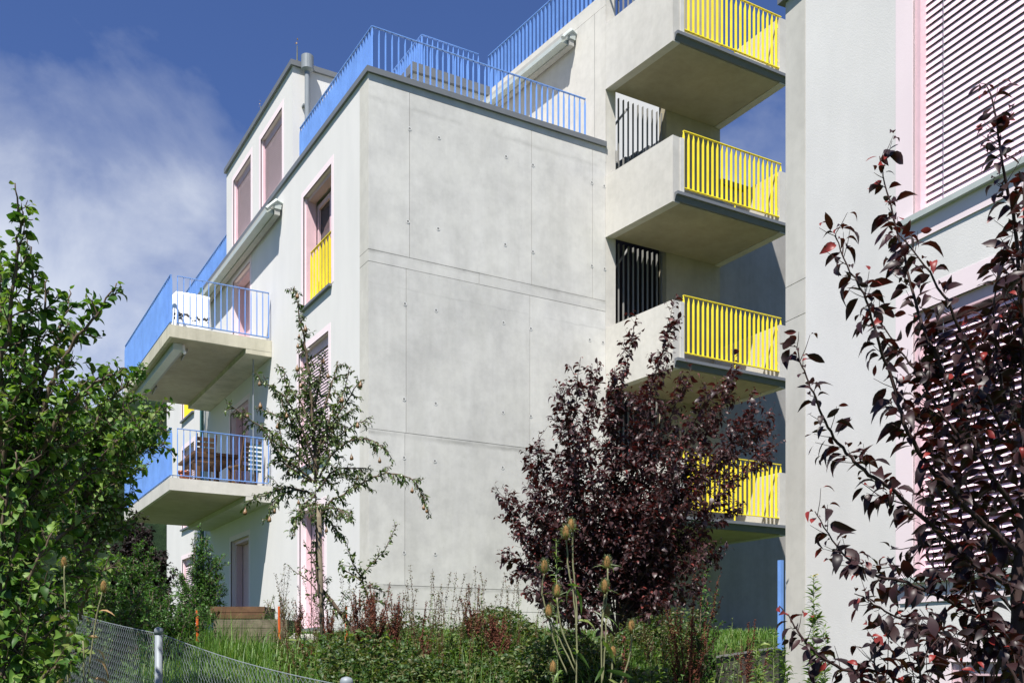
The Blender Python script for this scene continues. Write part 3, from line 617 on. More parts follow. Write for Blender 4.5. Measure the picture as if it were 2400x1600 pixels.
# ---- middle purple plum
r=np.random.RandomState(5)
D0=8.4
M_=[[(1361,838),(1348,950),(1342,1060),(1385,1300),(1440,1480)],[(1402,842),(1390,940),(1378,1010),(1400,1250),(1445,1480)],[(1492,742),(1470,850),(1450,960),(1440,1200),(1448,1480)],
[(1578,703),(1560,800),(1530,900),(1492,1100),(1452,1350),(1450,1480)],[(1722,838),(1700,930),(1640,1050),(1545,1250),(1470,1440)],[(1262,1018),(1275,1120),(1305,1250),(1380,1400),(1440,1490)],
[(1240,1060),(1262,1160),(1290,1250),(1350,1380)],[(1180,1142),(1200,1215),(1240,1290),(1310,1385),(1420,1470)],[(1175,1300),(1232,1332),(1290,1372),(1380,1440)],
[(1832,1030),(1760,1100),(1680,1170),(1560,1300),(1465,1440)],[(1690,900),(1620,1000),(1530,1150),(1460,1400)],[(1812,965),(1755,1040),(1640,1130),(1520,1280),(1455,1440)],
[(1690,1300),(1600,1330),(1520,1400),(1455,1480)],[(1620,860),(1580,960),(1520,1100),(1460,1350)],[(1440,860),(1440,980),(1430,1150),(1445,1400)],[(1310,900),(1330,1000),(1350,1150),(1420,1400)],
[(1745,1180),(1660,1240),(1560,1340),(1455,1460)],[(1300,1050),(1330,1180),(1380,1320),(1440,1460)],[(1590,1010),(1560,1120),(1500,1280),(1452,1450)],[(1500,900),(1490,1050),(1470,1200),(1450,1420)],
[(1640,1380),(1580,1400),(1500,1450)],[(1215,1240),(1290,1310),(1400,1430)],[(1225,1180),(1290,1260),(1400,1400)],[(1235,1370),(1320,1420),(1430,1480)],[(1600,1180),(1540,1290),(1460,1430)],[(1400,1100),(1410,1250),(1440,1430)],[(1550,1150),(1500,1300),(1455,1450)],[(1660,1290),(1560,1380),(1460,1470)],[(1280,1400),(1340,1430),(1430,1480)],[(1770,920),(1740,1000),(1650,1120),(1500,1330)]]
limbs=[]
for i,p in enumerate(M_):
    o=r.uniform(-.75,.75); k=len(p); limbs.append((path(p,[D0+o*(1-j/(k-1)) for j in range(k)],r,.004),.010))
plant('plum_tree','dark purple plum bush growing in front of the lowest yellow railings','tree',ground_at(1448,D0),limbs,r,'ovate',.064,M['purple2'],M['twig'],rad=(.014,.002),twigs=22,twiglen=.36,twigup=.32,leafgap=.026,limbleaf=.05,leafdroop=.45,subtwig=3,tipbright=.4,start=.10,tend=.93,spurs=14,spurlen=.1)
# ---- pear tree
r=np.random.RandomState(21); D1=12.
def cr(a,b,c=500,d=650,s=2.613): return (c+a/s,d+b/s)
PT=[[(690,672),(700,730),(712,790),(723,860),(730,940),(736,1040),(741,1130)],
[(608,888),(625,900),(662,925),(700,985),(736,1080)],[(662,858),(675,905),(700,935),(728,990)],[(531,943),(570,972),(618,1008),(650,1058),(700,1098),(738,1130)],
[(600,955),(640,970),(690,1005),(735,1060)],[(575,1192),(590,1172),(625,1158),(680,1142),(738,1160)],[(628,1222),(640,1180),(665,1155),(700,1150)],[(640,1010),(645,1060),(680,1095),(735,1130)],
[(688,1258),(695,1215),(712,1180),(738,1165)],[(792,845),(778,900),(758,960),(742,1040)],[(820,858),(806,915),(782,965),(744,1060)],[(850,888),(825,920),(775,1000),(746,1070)],
[(866,978),(822,1000),(772,1042),(746,1100)],[(914,1066),(880,1037),(832,1030),(782,1060),(746,1120)],[(870,1100),(830,1096),(780,1105),(746,1150)],[(845,1130),(800,1110),(746,1130)],
[(1003,1196),(986,1152),(962,1122),(912,1108),(862,1124),(820,1150),(780,1172),(748,1200)],[(822,1222),(805,1198),(775,1188),(748,1210)],[(700,1215),(715,1190),(740,1180)],
[(655,985),(660,1030),(690,1060),(730,1100)],[(760,830),(750,880),(738,950)],[(640,900),(668,960),(700,1030),(736,1110)],[(800,1260),(780,1230),(755,1200)],[(705,860),(715,900),(728,960)],[(840,950),(790,985),(750,1040)]]
limbs=[]
for i,p in enumerate(PT):
    o=r.uniform(-.7,.7) if i else 0; k=len(p); limbs.append((path(p,[D1+o*(1-j/(k-1)) for j in range(k)],r,.006),.016 if i else .03))
limbs.append((path([(741,1120),(741,1200),(743,1300),(748,1368),(790,1425),(852,1512)],[D1]*6,r,.003),.034))
pear=plant('pear_tree','young pear tree with hanging fruit in front of the white facade','tree',ground_at(850,D1),limbs,r,'narrow',.062,M['pear'],M['bark'],rad=(.02,.004),twigs=15,twiglen=.26,twigup=.0,leafgap=.019,limbleaf=.02,leafdroop=.9,start=.12,subtwig=1,droopd=.06,wid=1.5)
for px,py in [(697,695),(716,772),(701,790),(698,812),(757,848),(608,900),(769,882),(610,952),(580,975),(705,905),(672,975),(802,938),(685,985),(845,903),(697,865),(838,998),(890,1080),(824,1073),(838,1120),(675,1108),(700,1178),(643,1198),(632,1218),(575,1200),(706,1212),(966,1150),(993,1190),(1001,1197),(765,1243),(744,990),(650,1000),(720,1030),(780,1010),(642,1085)]:
    D=D1+r.uniform(-.5,.3); p=at(px,py,D); s=r.uniform(.6,.8)
    prof_=[(.055,.003),(.045,.010),(.03,.016),(.008,.026),(-.008,.031),(-.024,.026),(-.033,.010),(-.034,.001)]
    mb=MB(); mb.tube([p+np.array([r.normal(0,.0015),0,z*s*1.15]) for z,_ in prof_],[a*s*1.1 for _,a in prof_],8); mb.tube([p+ZV*.06*s,p+ZV*.085*s+F*.01],.002,4)
    mb.build('pear',M['pearf'],pear,True)
# grey stake beside the trunk
mb=MB(); mb.tube([ground_at(758,D1-.1)-ZV*.1,at(753,1400,D1-.1),at(747,1180,D1-.1)],[.029,.028,.027],9); 
tag(mb.build('tree_stake',M['wood'],smooth=True),'upright grey wooden stake beside the pear trunk','stake')
# low pear shoots / saplings right of the stake
r=np.random.RandomState(9)
limbs=[(path(p,D1-.6,r,.004),.012) for p in ([(932,1226),(915,1262),(898,1292),(868,1325),(848,1352),(862,1400),(878,1470),(880,1540)],[(812,1276),(826,1315),(846,1352)],[(800,1330),(825,1345),(850,1362)],[(905,1390),(885,1380),(862,1372)],[(915,1420),(895,1410),(868,1402)])]
plant('sapling','leafy green sapling leaning right before the concrete wall, beside the pear','sapling',ground_at(880,D1-.6),limbs,r,'ovate',.06,M['pear'],M['bark'],rad=(.01,.003),twigs=14,twiglen=.2,leafgap=.02,limbleaf=.02,leafdroop=.2,start=.1,wid=1.1)
r=np.random.RandomState(10)
limbs=[(path(p,D1-.4,r,.004),.01) for p in ([(672,1320),(690,1338),(712,1352),(735,1372),(748,1400)],[(712,1265),(722,1290),(740,1330),(748,1400)])]
plant('sapling','small leafy shoot poking left from the pear stake','sapling',ground_at(760,D1-.4),limbs,r,'ovate',.055,M['pear'],M['bark'],rad=(.01,.003),twigs=5,twiglen=.12,leafgap=.035,limbleaf=.3,leafdroop=.2,start=.1)
# ---- big green tree, left foreground
r=np.random.RandomState(31); D2=5.3
G_=[[(38,434),(45,520),(40,620),(20,760),(0,900),(-20,1100),(0,1400)],[(68,560),(75,640),(60,740),(30,900),(10,1100),(0,1400)],[(-10,560),(0,640),(5,760),(-10,950),(0,1300)],
[(272,665),(235,725),(190,780),(140,860),(100,960),(60,1100),(30,1350)],[(168,680),(150,740),(130,800),(100,900),(60,1080),(20,1350)],[(110,660),(100,740),(85,840),(60,980),(20,1300)],
[(300,865),(240,890),(180,930),(120,1010),(60,1150),(20,1400)],[(255,860),(200,920),(140,1000),(80,1120),(20,1400)],[(180,920),(150,980),(100,1100),(30,1350)],
[(250,1080),(190,1120),(120,1190),(60,1300),(10,1500)],[(230,1200),(170,1230),(100,1300),(30,1450)],[(230,1330),(160,1340),(90,1400),(20,1520)],[(200,1420),(130,1430),(60,1480),(0,1580)],
[(60,820),(40,920),(10,1060),(0,1300)],[(200,1520),(130,1520),(60,1560),(0,1650)],[(130,1060),(90,1120),(40,1230),(0,1400)],[(215,1010),(150,1060),(80,1150),(10,1350)],[(30,1300),(10,1400),(0,1560)],
[(150,1560),(90,1580),(20,1640)],[(90,1200),(50,1300),(0,1450)],[(-20,900),(0,1000),(-20,1200)],[(130,1380),(70,1420),(0,1520)]]
limbs=[]
for i,p in enumerate(G_):
    o=r.uniform(-.7,.7); k=len(p); limbs.append((path(p,[D2+o*(1-j/(k-1)) for j in range(k)],r,.006),.018))
for p in [[(120,1250),(80,1330),(30,1440),(0,1600)],[(60,1180),(40,1260),(10,1400),(-10,1600)],[(150,1440),(100,1500),(40,1580),(0,1700)],[(95,1360),(60,1450),(20,1560),(0,1650)],[(60,1520),(30,1580),(0,1660)],[(40,1060),(20,1150),(0,1300),(-10,1500)],[(175,1530),(120,1570),(60,1640)]]: limbs.append((path(p,4.1,r,.004),.010))
limbs.append((path([(0,1300),(0,1500),(-10,1800)],[D2]*3,r,.003),.05))
plant('dogwood_tree','tall broad-leaved green tree at the left edge, in front of the sky','tree',ground_at(0,D2),limbs,r,'round',.066,M['green'],M['bark'],rad=(.02,.003),twigs=18,twiglen=.25,twigup=.25,leafgap=.036,limbleaf=.12,leafdroop=.55,subtwig=3,start=.1,wid=.9,tend=.95)
# second green tree behind it
r=np.random.RandomState(33); D3=8.2
G2=[[(340,872),(300,900),(250,950),(200,1050),(180,1200),(190,1450)],[(392,955),(330,985),(280,1030),(220,1120),(190,1300)],[(392,1040),(340,1050),(270,1100),(210,1200),(190,1350)],[(280,870),(250,940),(210,1060),(190,1250)],
[(330,1090),(280,1120),(230,1190),(195,1300)],[(305,1170),(260,1190),(215,1250),(192,1350)],[(220,900),(200,980),(190,1120),(190,1300)],[(300,1230),(250,1260),(205,1320)],[(160,960),(170,1060),(185,1200),(190,1400)],[(375,1000),(310,1010),(240,1070),(200,1180)],[(250,1330),(215,1370),(192,1420)],[(120,1100),(150,1180),(185,1300)],
[(335,925),(290,960),(235,1040),(195,1180)],[(310,1040),(255,1070),(215,1150)],[(130,1250),(165,1320),(188,1400)]]
limbs=[]
for i,p in enumerate(G2):
    o=r.uniform(-.8,.8); k=len(p); limbs.append((path(p,[D3+o*(1-j/(k-1)) for j in range(k)],r,.006),.018))
plant('dogwood_tree','second green tree reaching to the blue balcony corners, behind the tall one','tree',ground_at(190,D3),limbs,r,'round',.072,M['green'],M['bark'],rad=(.02,.003),twigs=24,twiglen=.36,twigup=.2,leafgap=.04,limbleaf=.1,leafdroop=.5,subtwig=2,start=.25,wid=.85)
# ---- blobby shrubs made of many twigs
def bush(name,label,px,D,w,h,y0,n,leafkind,ls,mat,r,cat='shrub',zbase=None,depth=None,bk='bark',gap=.03,tl=.35,tw=8,sub=2,wid=1.,group=None):
    b=ground_at(px,D); limbs=[]; depth=depth or w*.5
    top=at(px,y0,D)[2]; h=top-b[2]
    for i in range(n):
        a=r.uniform(0,2*math.pi); q=math.sqrt(r.uniform(0,1)); lx=math.cos(a)*q*w/2; ly=math.sin(a)*q*depth/2
        hh=h*(1-.55*q*q)*r.uniform(.72,1.03)
        tip=b+RV*lx+F*ly+ZV*hh; mid=b+RV*lx*.55+F*ly*.55+ZV*hh*.5+r.normal(0,.05,3)
        k=np.array([tip,(tip+mid)/2+r.normal(0,.03,3),mid,(mid+b)/2,b]); limbs.append((k,.012))
    return plant(name,label,cat,b,limbs,r,leafkind,ls,mat,M[bk],rad=(.01,.003),twigs=tw,twiglen=tl,twigup=.2,leafgap=gap,limbleaf=.3,leafdroop=.2,subtwig=sub,start=.2,wid=wid,group=group)
bush('shrub','rounded fine-leaved green shrub above the chain-link fence, left of the planters',310,11.5,1.15,1.4,1262,22,'tiny',.045,M['green2'],np.random.RandomState(41),gap=.0105,wid=.9,tw=13)
bush('shrub','low green shrub directly above the fence post',400,11.,.9,1.,1370,14,'tiny',.045,M['green2'],np.random.RandomState(42),gap=.0105,wid=.9,tw=13)
bush('shrub','tall feathery green shrub beside the ground-floor door under the balconies',468,14.2,.75,2.,1215,20,'tiny',.05,M['green2'],np.random.RandomState(43),gap=.012,wid=.8,tw=12)
bush('shrub','small feathery shrub with pale flowers in front of the planter corner',450,13.0,.6,1.,1370,12,'tiny',.045,M['green2'],np.random.RandomState(44),gap=.012,tw=12)
bush('plum_tree','distant dark purple tree left of the white facade, below the balcony',318,19.,1.5,3.,1185,40,'ovate',.10,M['shade'],np.random.RandomState(45),cat='tree',gap=.032,tl=.45,tw=12,bk='twig',depth=1.)
bush('shrub','dense dark green shrub filling the lower left corner behind the big tree',200,8.8,1.6,1.6,1260,22,'ovate',.06,M['green'],np.random.RandomState(46),gap=.022,tw=11)
bush('shrub','young green tree crown low on the wall, right of the purple bush',1655,10.2,.55,1.3,1330,9,'tiny',.045,M['green2'],np.random.RandomState(47),gap=.02,depth=.4)
bush('shrub','grey-green lavender shrub beside the wooden planter',650,13.2,.62,.8,1368,26,'narrow',.05,M['weed'],np.random.RandomState(48),gap=.03,tw=2,sub=0,tl=.12)
# ---- teasels
def teasel(pts,D,heads,label,r,base):
    T=thing('teasel',label,'teasel',base,'teasels in front of the purple plum')
    mb=MB()
    for p in pts: mb.tube(path(p,D,r,.001),[.0035]*len(path(p,D,r)),5)
    mb.build('stem',M['drystem'],T,True)
    for (px,py) in heads:
        c=at(px,py,D+r.uniform(-.05,.05)); mb=MB(); hs=.028; R_=.0135
        zs_=np.linspace(-1,1,9); mb.tube([c+ZV*hs*z for z in zs_],[R_*math.sqrt(max(.03,1-abs(z)**2.3))*(1-.1*z) for z in zs_],12)
        ps=[];dd=[]
        for i in range(170):
            z=r.uniform(-.95,.97); a=r.uniform(0,2*math.pi); rr=R_*math.sqrt(max(.03,1-abs(z)**2.3)); o=RV*math.cos(a)+F*math.sin(a)
            ps.append(c+o*rr*.9+ZV*hs*z); dd.append(o+ZV*(.5+1.2*max(0,z)))
        h=mb.build('seed_head',M['teasel'],T,True)
        scatter('spines','tiny',np.array(ps),np.array(dd),np.full(len(ps),.014),M['bract'],h,r,wid=.2)
        ps=[];dd=[]
        for i in range(7):
            a=i*.9+r.uniform(0,.4); o=RV*math.cos(a)+F*math.sin(a); ps.append(c-ZV*hs); dd.append(o+ZV*r.uniform(.2,.9))
        scatter('bract','narrow',np.array(ps),np.array(dd),r.uniform(.03,.07,7),M['bract'],T,r,wid=.28)
    return T
r=np.random.RandomState(51)
t1=teasel([[(1327,1250),(1332,1330),(1345,1400),(1352,1500),(1350,1640)],[(1345,1215),(1342,1300),(1350,1400),(1352,1500)],[(1276,1340),(1272,1400),(1300,1470),(1350,1580)],[(1306,1400),(1315,1470),(1350,1560)],[(1287,1450),(1298,1500),(1330,1580)],[(1296,1580),(1300,1640)]],4.0,
 [(1326,1247),(1338,1231),(1276,1327),(1306,1385),(1286,1432),(1296,1563)],'tallest teasel with six spiny brown heads, left of the others',r,at(1350,1900,4.))
t2=teasel([[(1424,1330),(1422,1400),(1410,1470),(1412,1640)],[(1418,1392),(1412,1440),(1411,1500)],[(1421,1450),(1418,1520),(1412,1600)],[(1481,1485),(1475,1540),(1440,1640)],[(1437,1535),(1430,1600)]],4.1,
 [(1423,1318),(1417,1373),(1421,1433),(1480,1467),(1437,1528)],'second teasel with five smaller brown heads, right of the tallest',r,at(1412,1900,4.1))
for T,pp in ((t1,[(1330,1370,-1.2),(1340,1372,1.),(1350,1375,2.4),(1345,1520,-1.5),(1335,1530,.5),(1320,1570,-2.),(1350,1455,.3)]),(t2,[(1410,1440,-1),(1412,1500,1),(1415,1560,2.),(1420,1570,-.5),(1425,1590,.8)])):
    ps=np.array([at(a,b_,4.02) for a,b_,_ in pp]); dd=np.array([RV*math.cos(c_)+F*math.sin(c_)*.6+ZV*r.uniform(-.9,.3) for *_,c_ in pp])
    scatter('foliage','narrow',ps,dd,r.uniform(.07,.13,len(pp)),M['weed'],T,r,wid=.8)
# ---- dock weeds and other tall herbs
def dock(px,D,y,r,label,n=7):
    b=ground_at(px,D); H=at(px,y,D)[2]-b[2]; T=thing('dock_plant',label,'weed',b,'reddish dock plants in the meadow'); mb=MB(); ps=[];dd=[]
    for i in range(n):
        h=H*r.uniform(.55,1.) if i else H; a=r.uniform(0,6.28); o=(RV*math.cos(a)+F*math.sin(a))*r.uniform(.02,.16)*H
        P_=np.array([b+o*.2,b+o*.5+ZV*h*.5,b+o+ZV*h*.8,b+o*1.25+ZV*h]); mb.tube(P_,[.004,.0035,.003,.001],4)
        for k in range(5):
            s=r.uniform(.35,.8); q,dv,_=along(P_,s); q=q[0]; oo=RV*r.normal(0,1)+F*r.normal(0,1); l=h*r.uniform(.08,.2); B_=np.array([q,q+nrm(oo*.5+ZV)*l*.5,q+nrm(oo*.35+ZV)*l]); mb.tube(B_,.0015,3,cap=False)
            m_=int(l/.004); t=r.uniform(0,1,m_); Q,_,_=along(B_,t); ps.append(Q+r.normal(0,.004,(m_,3))); dd.append(r.normal(0,1,(m_,3))-ZV*.6)
        m_=int(h*.5/.003); Q,_,_=along(P_,r.uniform(.45,1,m_)); ps.append(Q+r.normal(0,.005,(m_,3))); dd.append(r.normal(0,1,(m_,3))-ZV*.6)
    mb.build('stem',M['dock'],T); ps=np.concatenate(ps); scatter('seeds','tiny',ps,np.concatenate(dd),r.uniform(.012,.022,len(ps)),M['dock'],T,r,wid=1.3)
    k=14; scatter('foliage','narrow',b+r.normal(0,.04,(k,3))*[1,1,.3]+ZV*r.uniform(.02,H*.4,(k,1)),nrm(r.normal(0,1,(k,3))*[1,1,.2]+[0,0,.6]),r.uniform(.1,.2,k),M['weed'],T,r)
r=np.random.RandomState(61)
for px,D,y,lab,n in [(702,11.8,1420,'dock with few bare red stems left of the pear stake',5),(770,11.6,1440,'short reddish dock at the foot of the pear stake',7),(845,11.2,1392,'bushy rust-coloured dock at the end of the leaning pear trunk',9),(882,11.0,1375,'tall rust-brown dock against the concrete wall corner',9),(925,10.8,1400,'dock with slim dark spikes right of the sapling',7),
    (985,11.3,1420,'single-spiked dock before the middle of the concrete wall',1),(1110,11.,1380,'dock with long arching red-brown sprays at the concrete wall',6),(1160,10.6,1450,'dark crimson dock left of the purple bush',8),(1180,10.2,1480,'low crimson dock in the grass left of the teasels',7),
    (1612,10.,1345,'tall rusty dock in shade right of the purple bush',9),(1480,4.6,1500,'red dock stem among the teasels',1),(1745,12.,1465,'faint reddish dock before the shaded wall',6),(720,10.6,1520,'spiky dock stub in the grass near the fence wire',6),(1000,10.3,1500,'low brown dock in the grass below the concrete wall',6)]:
    dock(px,D,y-14,r,lab,int(n*1.5))
def herb(px,D,y,r,label,n=4,kind='narrow',ls=.06,mat='weed',gap=.02,spreadf=.18,group='leafy weeds in the meadow',flowers=0,name='weed_plant',wid=1.,droop=.1,cat='weed'):
    b=ground_at(px,D); H=max(.15,at(px,y,D)[2]-b[2]); limbs=[]
    for i in range(n):
        h=H*(1 if i==0 else r.uniform(.5,.95)); a=r.uniform(0,6.28); o=(RV*math.cos(a)+F*math.sin(a))*r.uniform(.1,1)*spreadf*H
        limbs.append((np.array([b+o+ZV*h,b+o*.8+ZV*h*.66,b+o*.4+ZV*h*.3,b]),.004))
    T=plant(name,label,cat,b,limbs,r,kind,ls,M[mat],M['stem'],rad=(.004,.0015),twigs=5,twiglen=.12,twigup=.5,leafgap=gap,limbleaf=.05,leafdroop=droop,start=.2,parts=('stem','foliage'),group=group,wid=wid)
    for i in range(flowers):
        c=limbs[0][0][0]+r.normal(0,.02,3)+ZV*.01; scatter('flower','round',np.tile(c,(4,1)),np.array([[1,0,.3],[-1,0,.3],[0,1,.3],[0,-1,.3]]),np.full(4,.016),M['ylw'],T,r,roll=.1)
for px,D,y,lab,n in [(1028,11.2,1392,'slender pale weed with opposite leaves before the concrete wall',2),(1135,11.2,1385,'bright-tipped weed beside the arching dock sprays',3),(1195,11.,1402,'thin yellowish weed leaning right at the wall',2),(1254,11.6,1442,'short single green spike before the concrete wall',1),
    (960,10.8,1465,'leafy weed clump under the single dock spike',7),(1060,10.4,1470,'broad dark green weed clump at the middle of the wall',10),(1105,10.2,1480,'green weed clump below the arching dock',9),(1010,10.1,1540,'low green weed clump near the bottom edge',8),(1210,10.1,1530,'dark leafy weed clump left of the teasels',8),(1230,10.8,1480,'grassy weed clump between the wall and the purple bush',6),
    (1580,10.,1430,'small green weeds at the foot of the purple bush, right side',6),(1675,10.6,1450,'pale grassy weed before the shaded wall',4),(1700,10.9,1470,'short leafy weed near the retaining wall top',4)]:
    herb(px,D,y,r,lab,n,'ovate' if n>5 else 'narrow',.055,gap=.022)
PR='evening primroses beside the white wall'
herb(1905,6.6,1352,r,'tallest evening primrose with yellow flowers, before the concrete edge of the right building',4,'narrow',.062,gap=.0042,spreadf=.16,flowers=3,name='evening_primrose',group=PR,cat='wildflower')
for px,D,y,lab in [(1932,6.4,1468,'evening primrose spike on the right, against white plaster'),(1775,7.0,1478,'thin evening primrose before the retaining wall'),(1816,6.8,1480,'evening primrose in front of the blue post'),(1795,6.4,1520,'short evening primrose at the bottom edge'),(1888,6.2,1480,'evening primrose left of the tallest one\'s foot')]:
    herb(px,D,y,r,lab,2,'narrow',.055,gap=.0055,spreadf=.1,name='evening_primrose',group=PR,cat='wildflower')
herb(1322,4.3,1262,r,'pale yellow-green spiky weed standing behind the tallest teasel',2,'narrow',.03,'weed',gap=.006,spreadf=.06,group=None)
t3=teasel([[(150,1325),(152,1400),(160,1640)],[(242,1380),(225,1450),(200,1640)],[(195,1500),(198,1640)]],4.6,[(150,1318),(243,1374)],'withered teasel with curled brown leaves at the lower left, before the green tree',r,at(190,1900,4.6))
pp=[(190,1440,-1.2),(230,1432,-.6),(200,1492,.3),(190,1535,3.),(215,1545,.2),(225,1520,.6),(180,1480,2.6),(205,1585,.2),(150,1590,2.9),(215,1590,.4)]
scatter('foliage','narrow',np.array([at(a,b_,4.5) for a,b_,_ in pp]),np.array([RV*math.cos(c_)+F*.3*math.sin(c_)+ZV*r.uniform(-.9,.2) for *_,c_ in pp]),r.uniform(.06,.12,len(pp)),M['dry'],t3,r,wid=.8)
# many thin flowering stalks, too many to count
mb=MB(); ps=[];dd=[]
for i in range(190):
    q=r.uniform(-.235,.20); D=r.uniform(9.4,12.6); x=D*(F[0]+RV[0]*q); y=D*(F[1]+RV[1]*q); b=np.array([x,y,float(gz(x,y))]); H=r.uniform(.3,.85)*(1.25 if q<.03 else .8); o=(RV*r.normal(0,.1)+F*r.normal(0,.1))
    P_=np.array([b,b+o*.4+ZV*H*.5,b+o*1.2+ZV*H]); mb.tube(P_,[.003,.0025,.001],3,cap=False); m_=int(H*110); Q,_,_=along(P_,r.uniform(.4,1,m_)); ps.append(Q+r.normal(0,.010,(m_,3))); dd.append(r.normal(0,1,(m_,3))+ZV*.5)
ps=np.concatenate(ps); st=mb.build('weed_stalks',M['dock']); tag(st,'thin seeding weed stalks rising out of the meadow','weeds',kind='stuff')
scatter('seeds','tiny',ps,np.concatenate(dd),r.uniform(.010,.026,len(ps)),M['seed'],st,r,wid=1.1)
# bramble in front of the retaining wall
herb(1700,8.2,1500,r,'low round-leaved bramble in front of the retaining wall',9,'round',.075,'weed',gap=.04,spreadf=.7,group=None,name='bramble',droop=.1,cat='shrub')
herb(1600,8.4,1520,r,'round-leaved bramble left of the retaining wall',9,'round',.06,'weed',gap=.035,spreadf=.6,group=None,name='bramble',droop=.1,cat='shrub')
# ---- grass and undergrowth
r=np.random.RandomState(71)
def grassmesh(name,n,dr,qr,hr,mat,label,lean=.35,wd=.006):
    d=dr[0]+(dr[1]-dr[0])*r.uniform(0,1,n)**.9; q=r.uniform(qr[0],qr[1],n); x=d*(F[0]+RV[0]*q); y=d*(F[1]+RV[1]*q); z=gz(x,y)
    patch=.5+.5*np.sin(x*3.1+np.sin(y*2.3)*2)*np.cos(y*2.7+x); h=r.uniform(hr[0],hr[1],n)*(.55+.8*patch)
    b=np.stack([x,y,z-.02],-1); a=r.uniform(0,6.28,n); o=np.stack([np.cos(a),np.sin(a),np.zeros(n)],-1); s=np.stack([-np.sin(a),np.cos(a),np.zeros(n)],-1); w_=wd*r.uniform(.6,1.4,n)[:,None]; L_=(lean*h*r.uniform(.2,1.6,n))[:,None]; H=h[:,None]*ZV
    V_=np.stack([b-s*w_,b+s*w_,b+o*L_*.35+H*.55-s*w_*.8,b+o*L_*.35+H*.55+s*w_*.8,b+o*L_+H*.95,b+o*L_+H*.951],1).reshape(-1,3)
    base=np.arange(n)*6; f=np.stack([np.stack([base,base+1,base+3,base+2],-1),np.stack([base+2,base+3,base+5,base+4],-1)],1).reshape(-1)
    me=bpy.data.meshes.new(name); me.vertices.add(len(V_)); me.vertices.foreach_set('co',V_.reshape(-1)); nf=n*2
    me.loops.add(nf*4); me.loops.foreach_set('vertex_index',f); me.polygons.add(nf); me.polygons.foreach_set('loop_start',np.arange(nf)*4); me.polygons.foreach_set('loop_total',np.full(nf,4))
    at_=me.attributes.new('tint','FLOAT','FACE'); at_.data.foreach_set('value',np.repeat(np.clip(r.beta(2,2.6,n),0,1),2).astype(np.float32)); me.update(calc_edges=True)
    o_=link(name,me,mat); tag(o_,label,'grass',kind='stuff'); return o_
grassmesh('grass',110000,(7.5,15.6),(-.46,.30),(.04,.15),M['grass'],'green meadow grass below the apartment block')
grassmesh('tall_grass',3500,(8.5,13.),(-.42,.23),(.2,.5),M['grass'],'taller loose grass stalks standing above the meadow',.5,.004)
# undergrowth: one tangled mass of low leaves
n=60000; d=r.uniform(8.9,12.4,n); q=r.uniform(-.24,.20,n); q=np.where(r.uniform(0,1,n)<.3,r.uniform(-.1,.2,n),q)
x=d*(F[0]+RV[0]*q); y=d*(F[1]+RV[1]*q); den=.5+.5*np.sin(x*2.3+1.3*np.cos(y*1.9))*np.cos(y*1.7-.8*x)
keep=(den>.30)&((q>-.19)|(r.uniform(0,1,n)<.15)); x,y,den=x[keep],y[keep],den[keep]; hh=(den-.2)*r.uniform(0,1,len(x))*.72
o=scatter('undergrowth','ovate',np.stack([x,y,gz(x,y)+hh],-1),nrm(r.normal(0,1,(len(x),3))*[1,1,.45]+[0,0,.25]),r.uniform(.03,.075,len(x)),M['under'],None,r)
tag(o,'tangled low green undergrowth along the foot of the concrete wall','undergrowth',kind='stuff')
# ================================================================= fence
r=np.random.RandomState(81)
fp=[at(372,1475,6.5),at(812,1594,4.4)]; dv=fp[1]-fp[0]; fp=[fp[0]-dv*1.35,fp[0],fp[1],fp[1]+dv*.9]
FT=thing('chain_link_fence','galvanised chain-link fence with round posts sloping across the lower left corner','fence',(*fp[1][:2],-.9))
for p in fp:
    mb=MB(); g=float(gz(p[0],p[1]))-.15; mb.tube([(p[0],p[1],g),(p[0],p[1],p[2]-.02)],.025,14); po=mb.build('post',M['galv'],FT,True)
    mb=MB(); mb.tube([(p[0],p[1],p[2]-.03),(p[0],p[1],p[2]+.0),(p[0],p[1],p[2]+.012),(p[0],p[1],p[2]+.018)],[.028,.029,.022,.004],14); mb.build('cap',M['galv'],po,True)
for i in range(3):
    a,b_=fp[i],fp[i+1]; Lh=np.linalg.norm((b_-a)[:2]); mb=MB(); H=1.0; top=-.03; c=.052
    def FP(u,vv,off=0.):
        p=a+(b_-a)*u/Lh; sag=-.03*math.sin(math.pi*min(max(u/Lh,0),1)); nn=np.array([-(b_-a)[1],(b_-a)[0],0])/Lh
        return np.array([p[0],p[1],p[2]+top+sag-vv])+nn*(off+.028)
    k=int((Lh+H)/c)
    for j in range(-int(H/c)-1,k+1):
        for sg in (1,-1):
            pts=[]
            nst=int(H/ (c/2)); 
            for s in range(0,nst+1,1):
                vv=s*c/2; u=j*c+(vv if sg>0 else H-vv)
                if 0<=u<=Lh: pts.append(FP(u,vv,.002*sg*(1 if (s%2) else -1)))
            if len(pts)>1: mb.tube(pts,.0012,3,cap=False)
    mb.build('wire_mesh',M['galv'],FT)
    mb=MB(); mb.tube([FP(Lh*t,0) for t in np.linspace(0,1,9)],.0025,5); mb.build('tension_wire',M['galv'],FT)
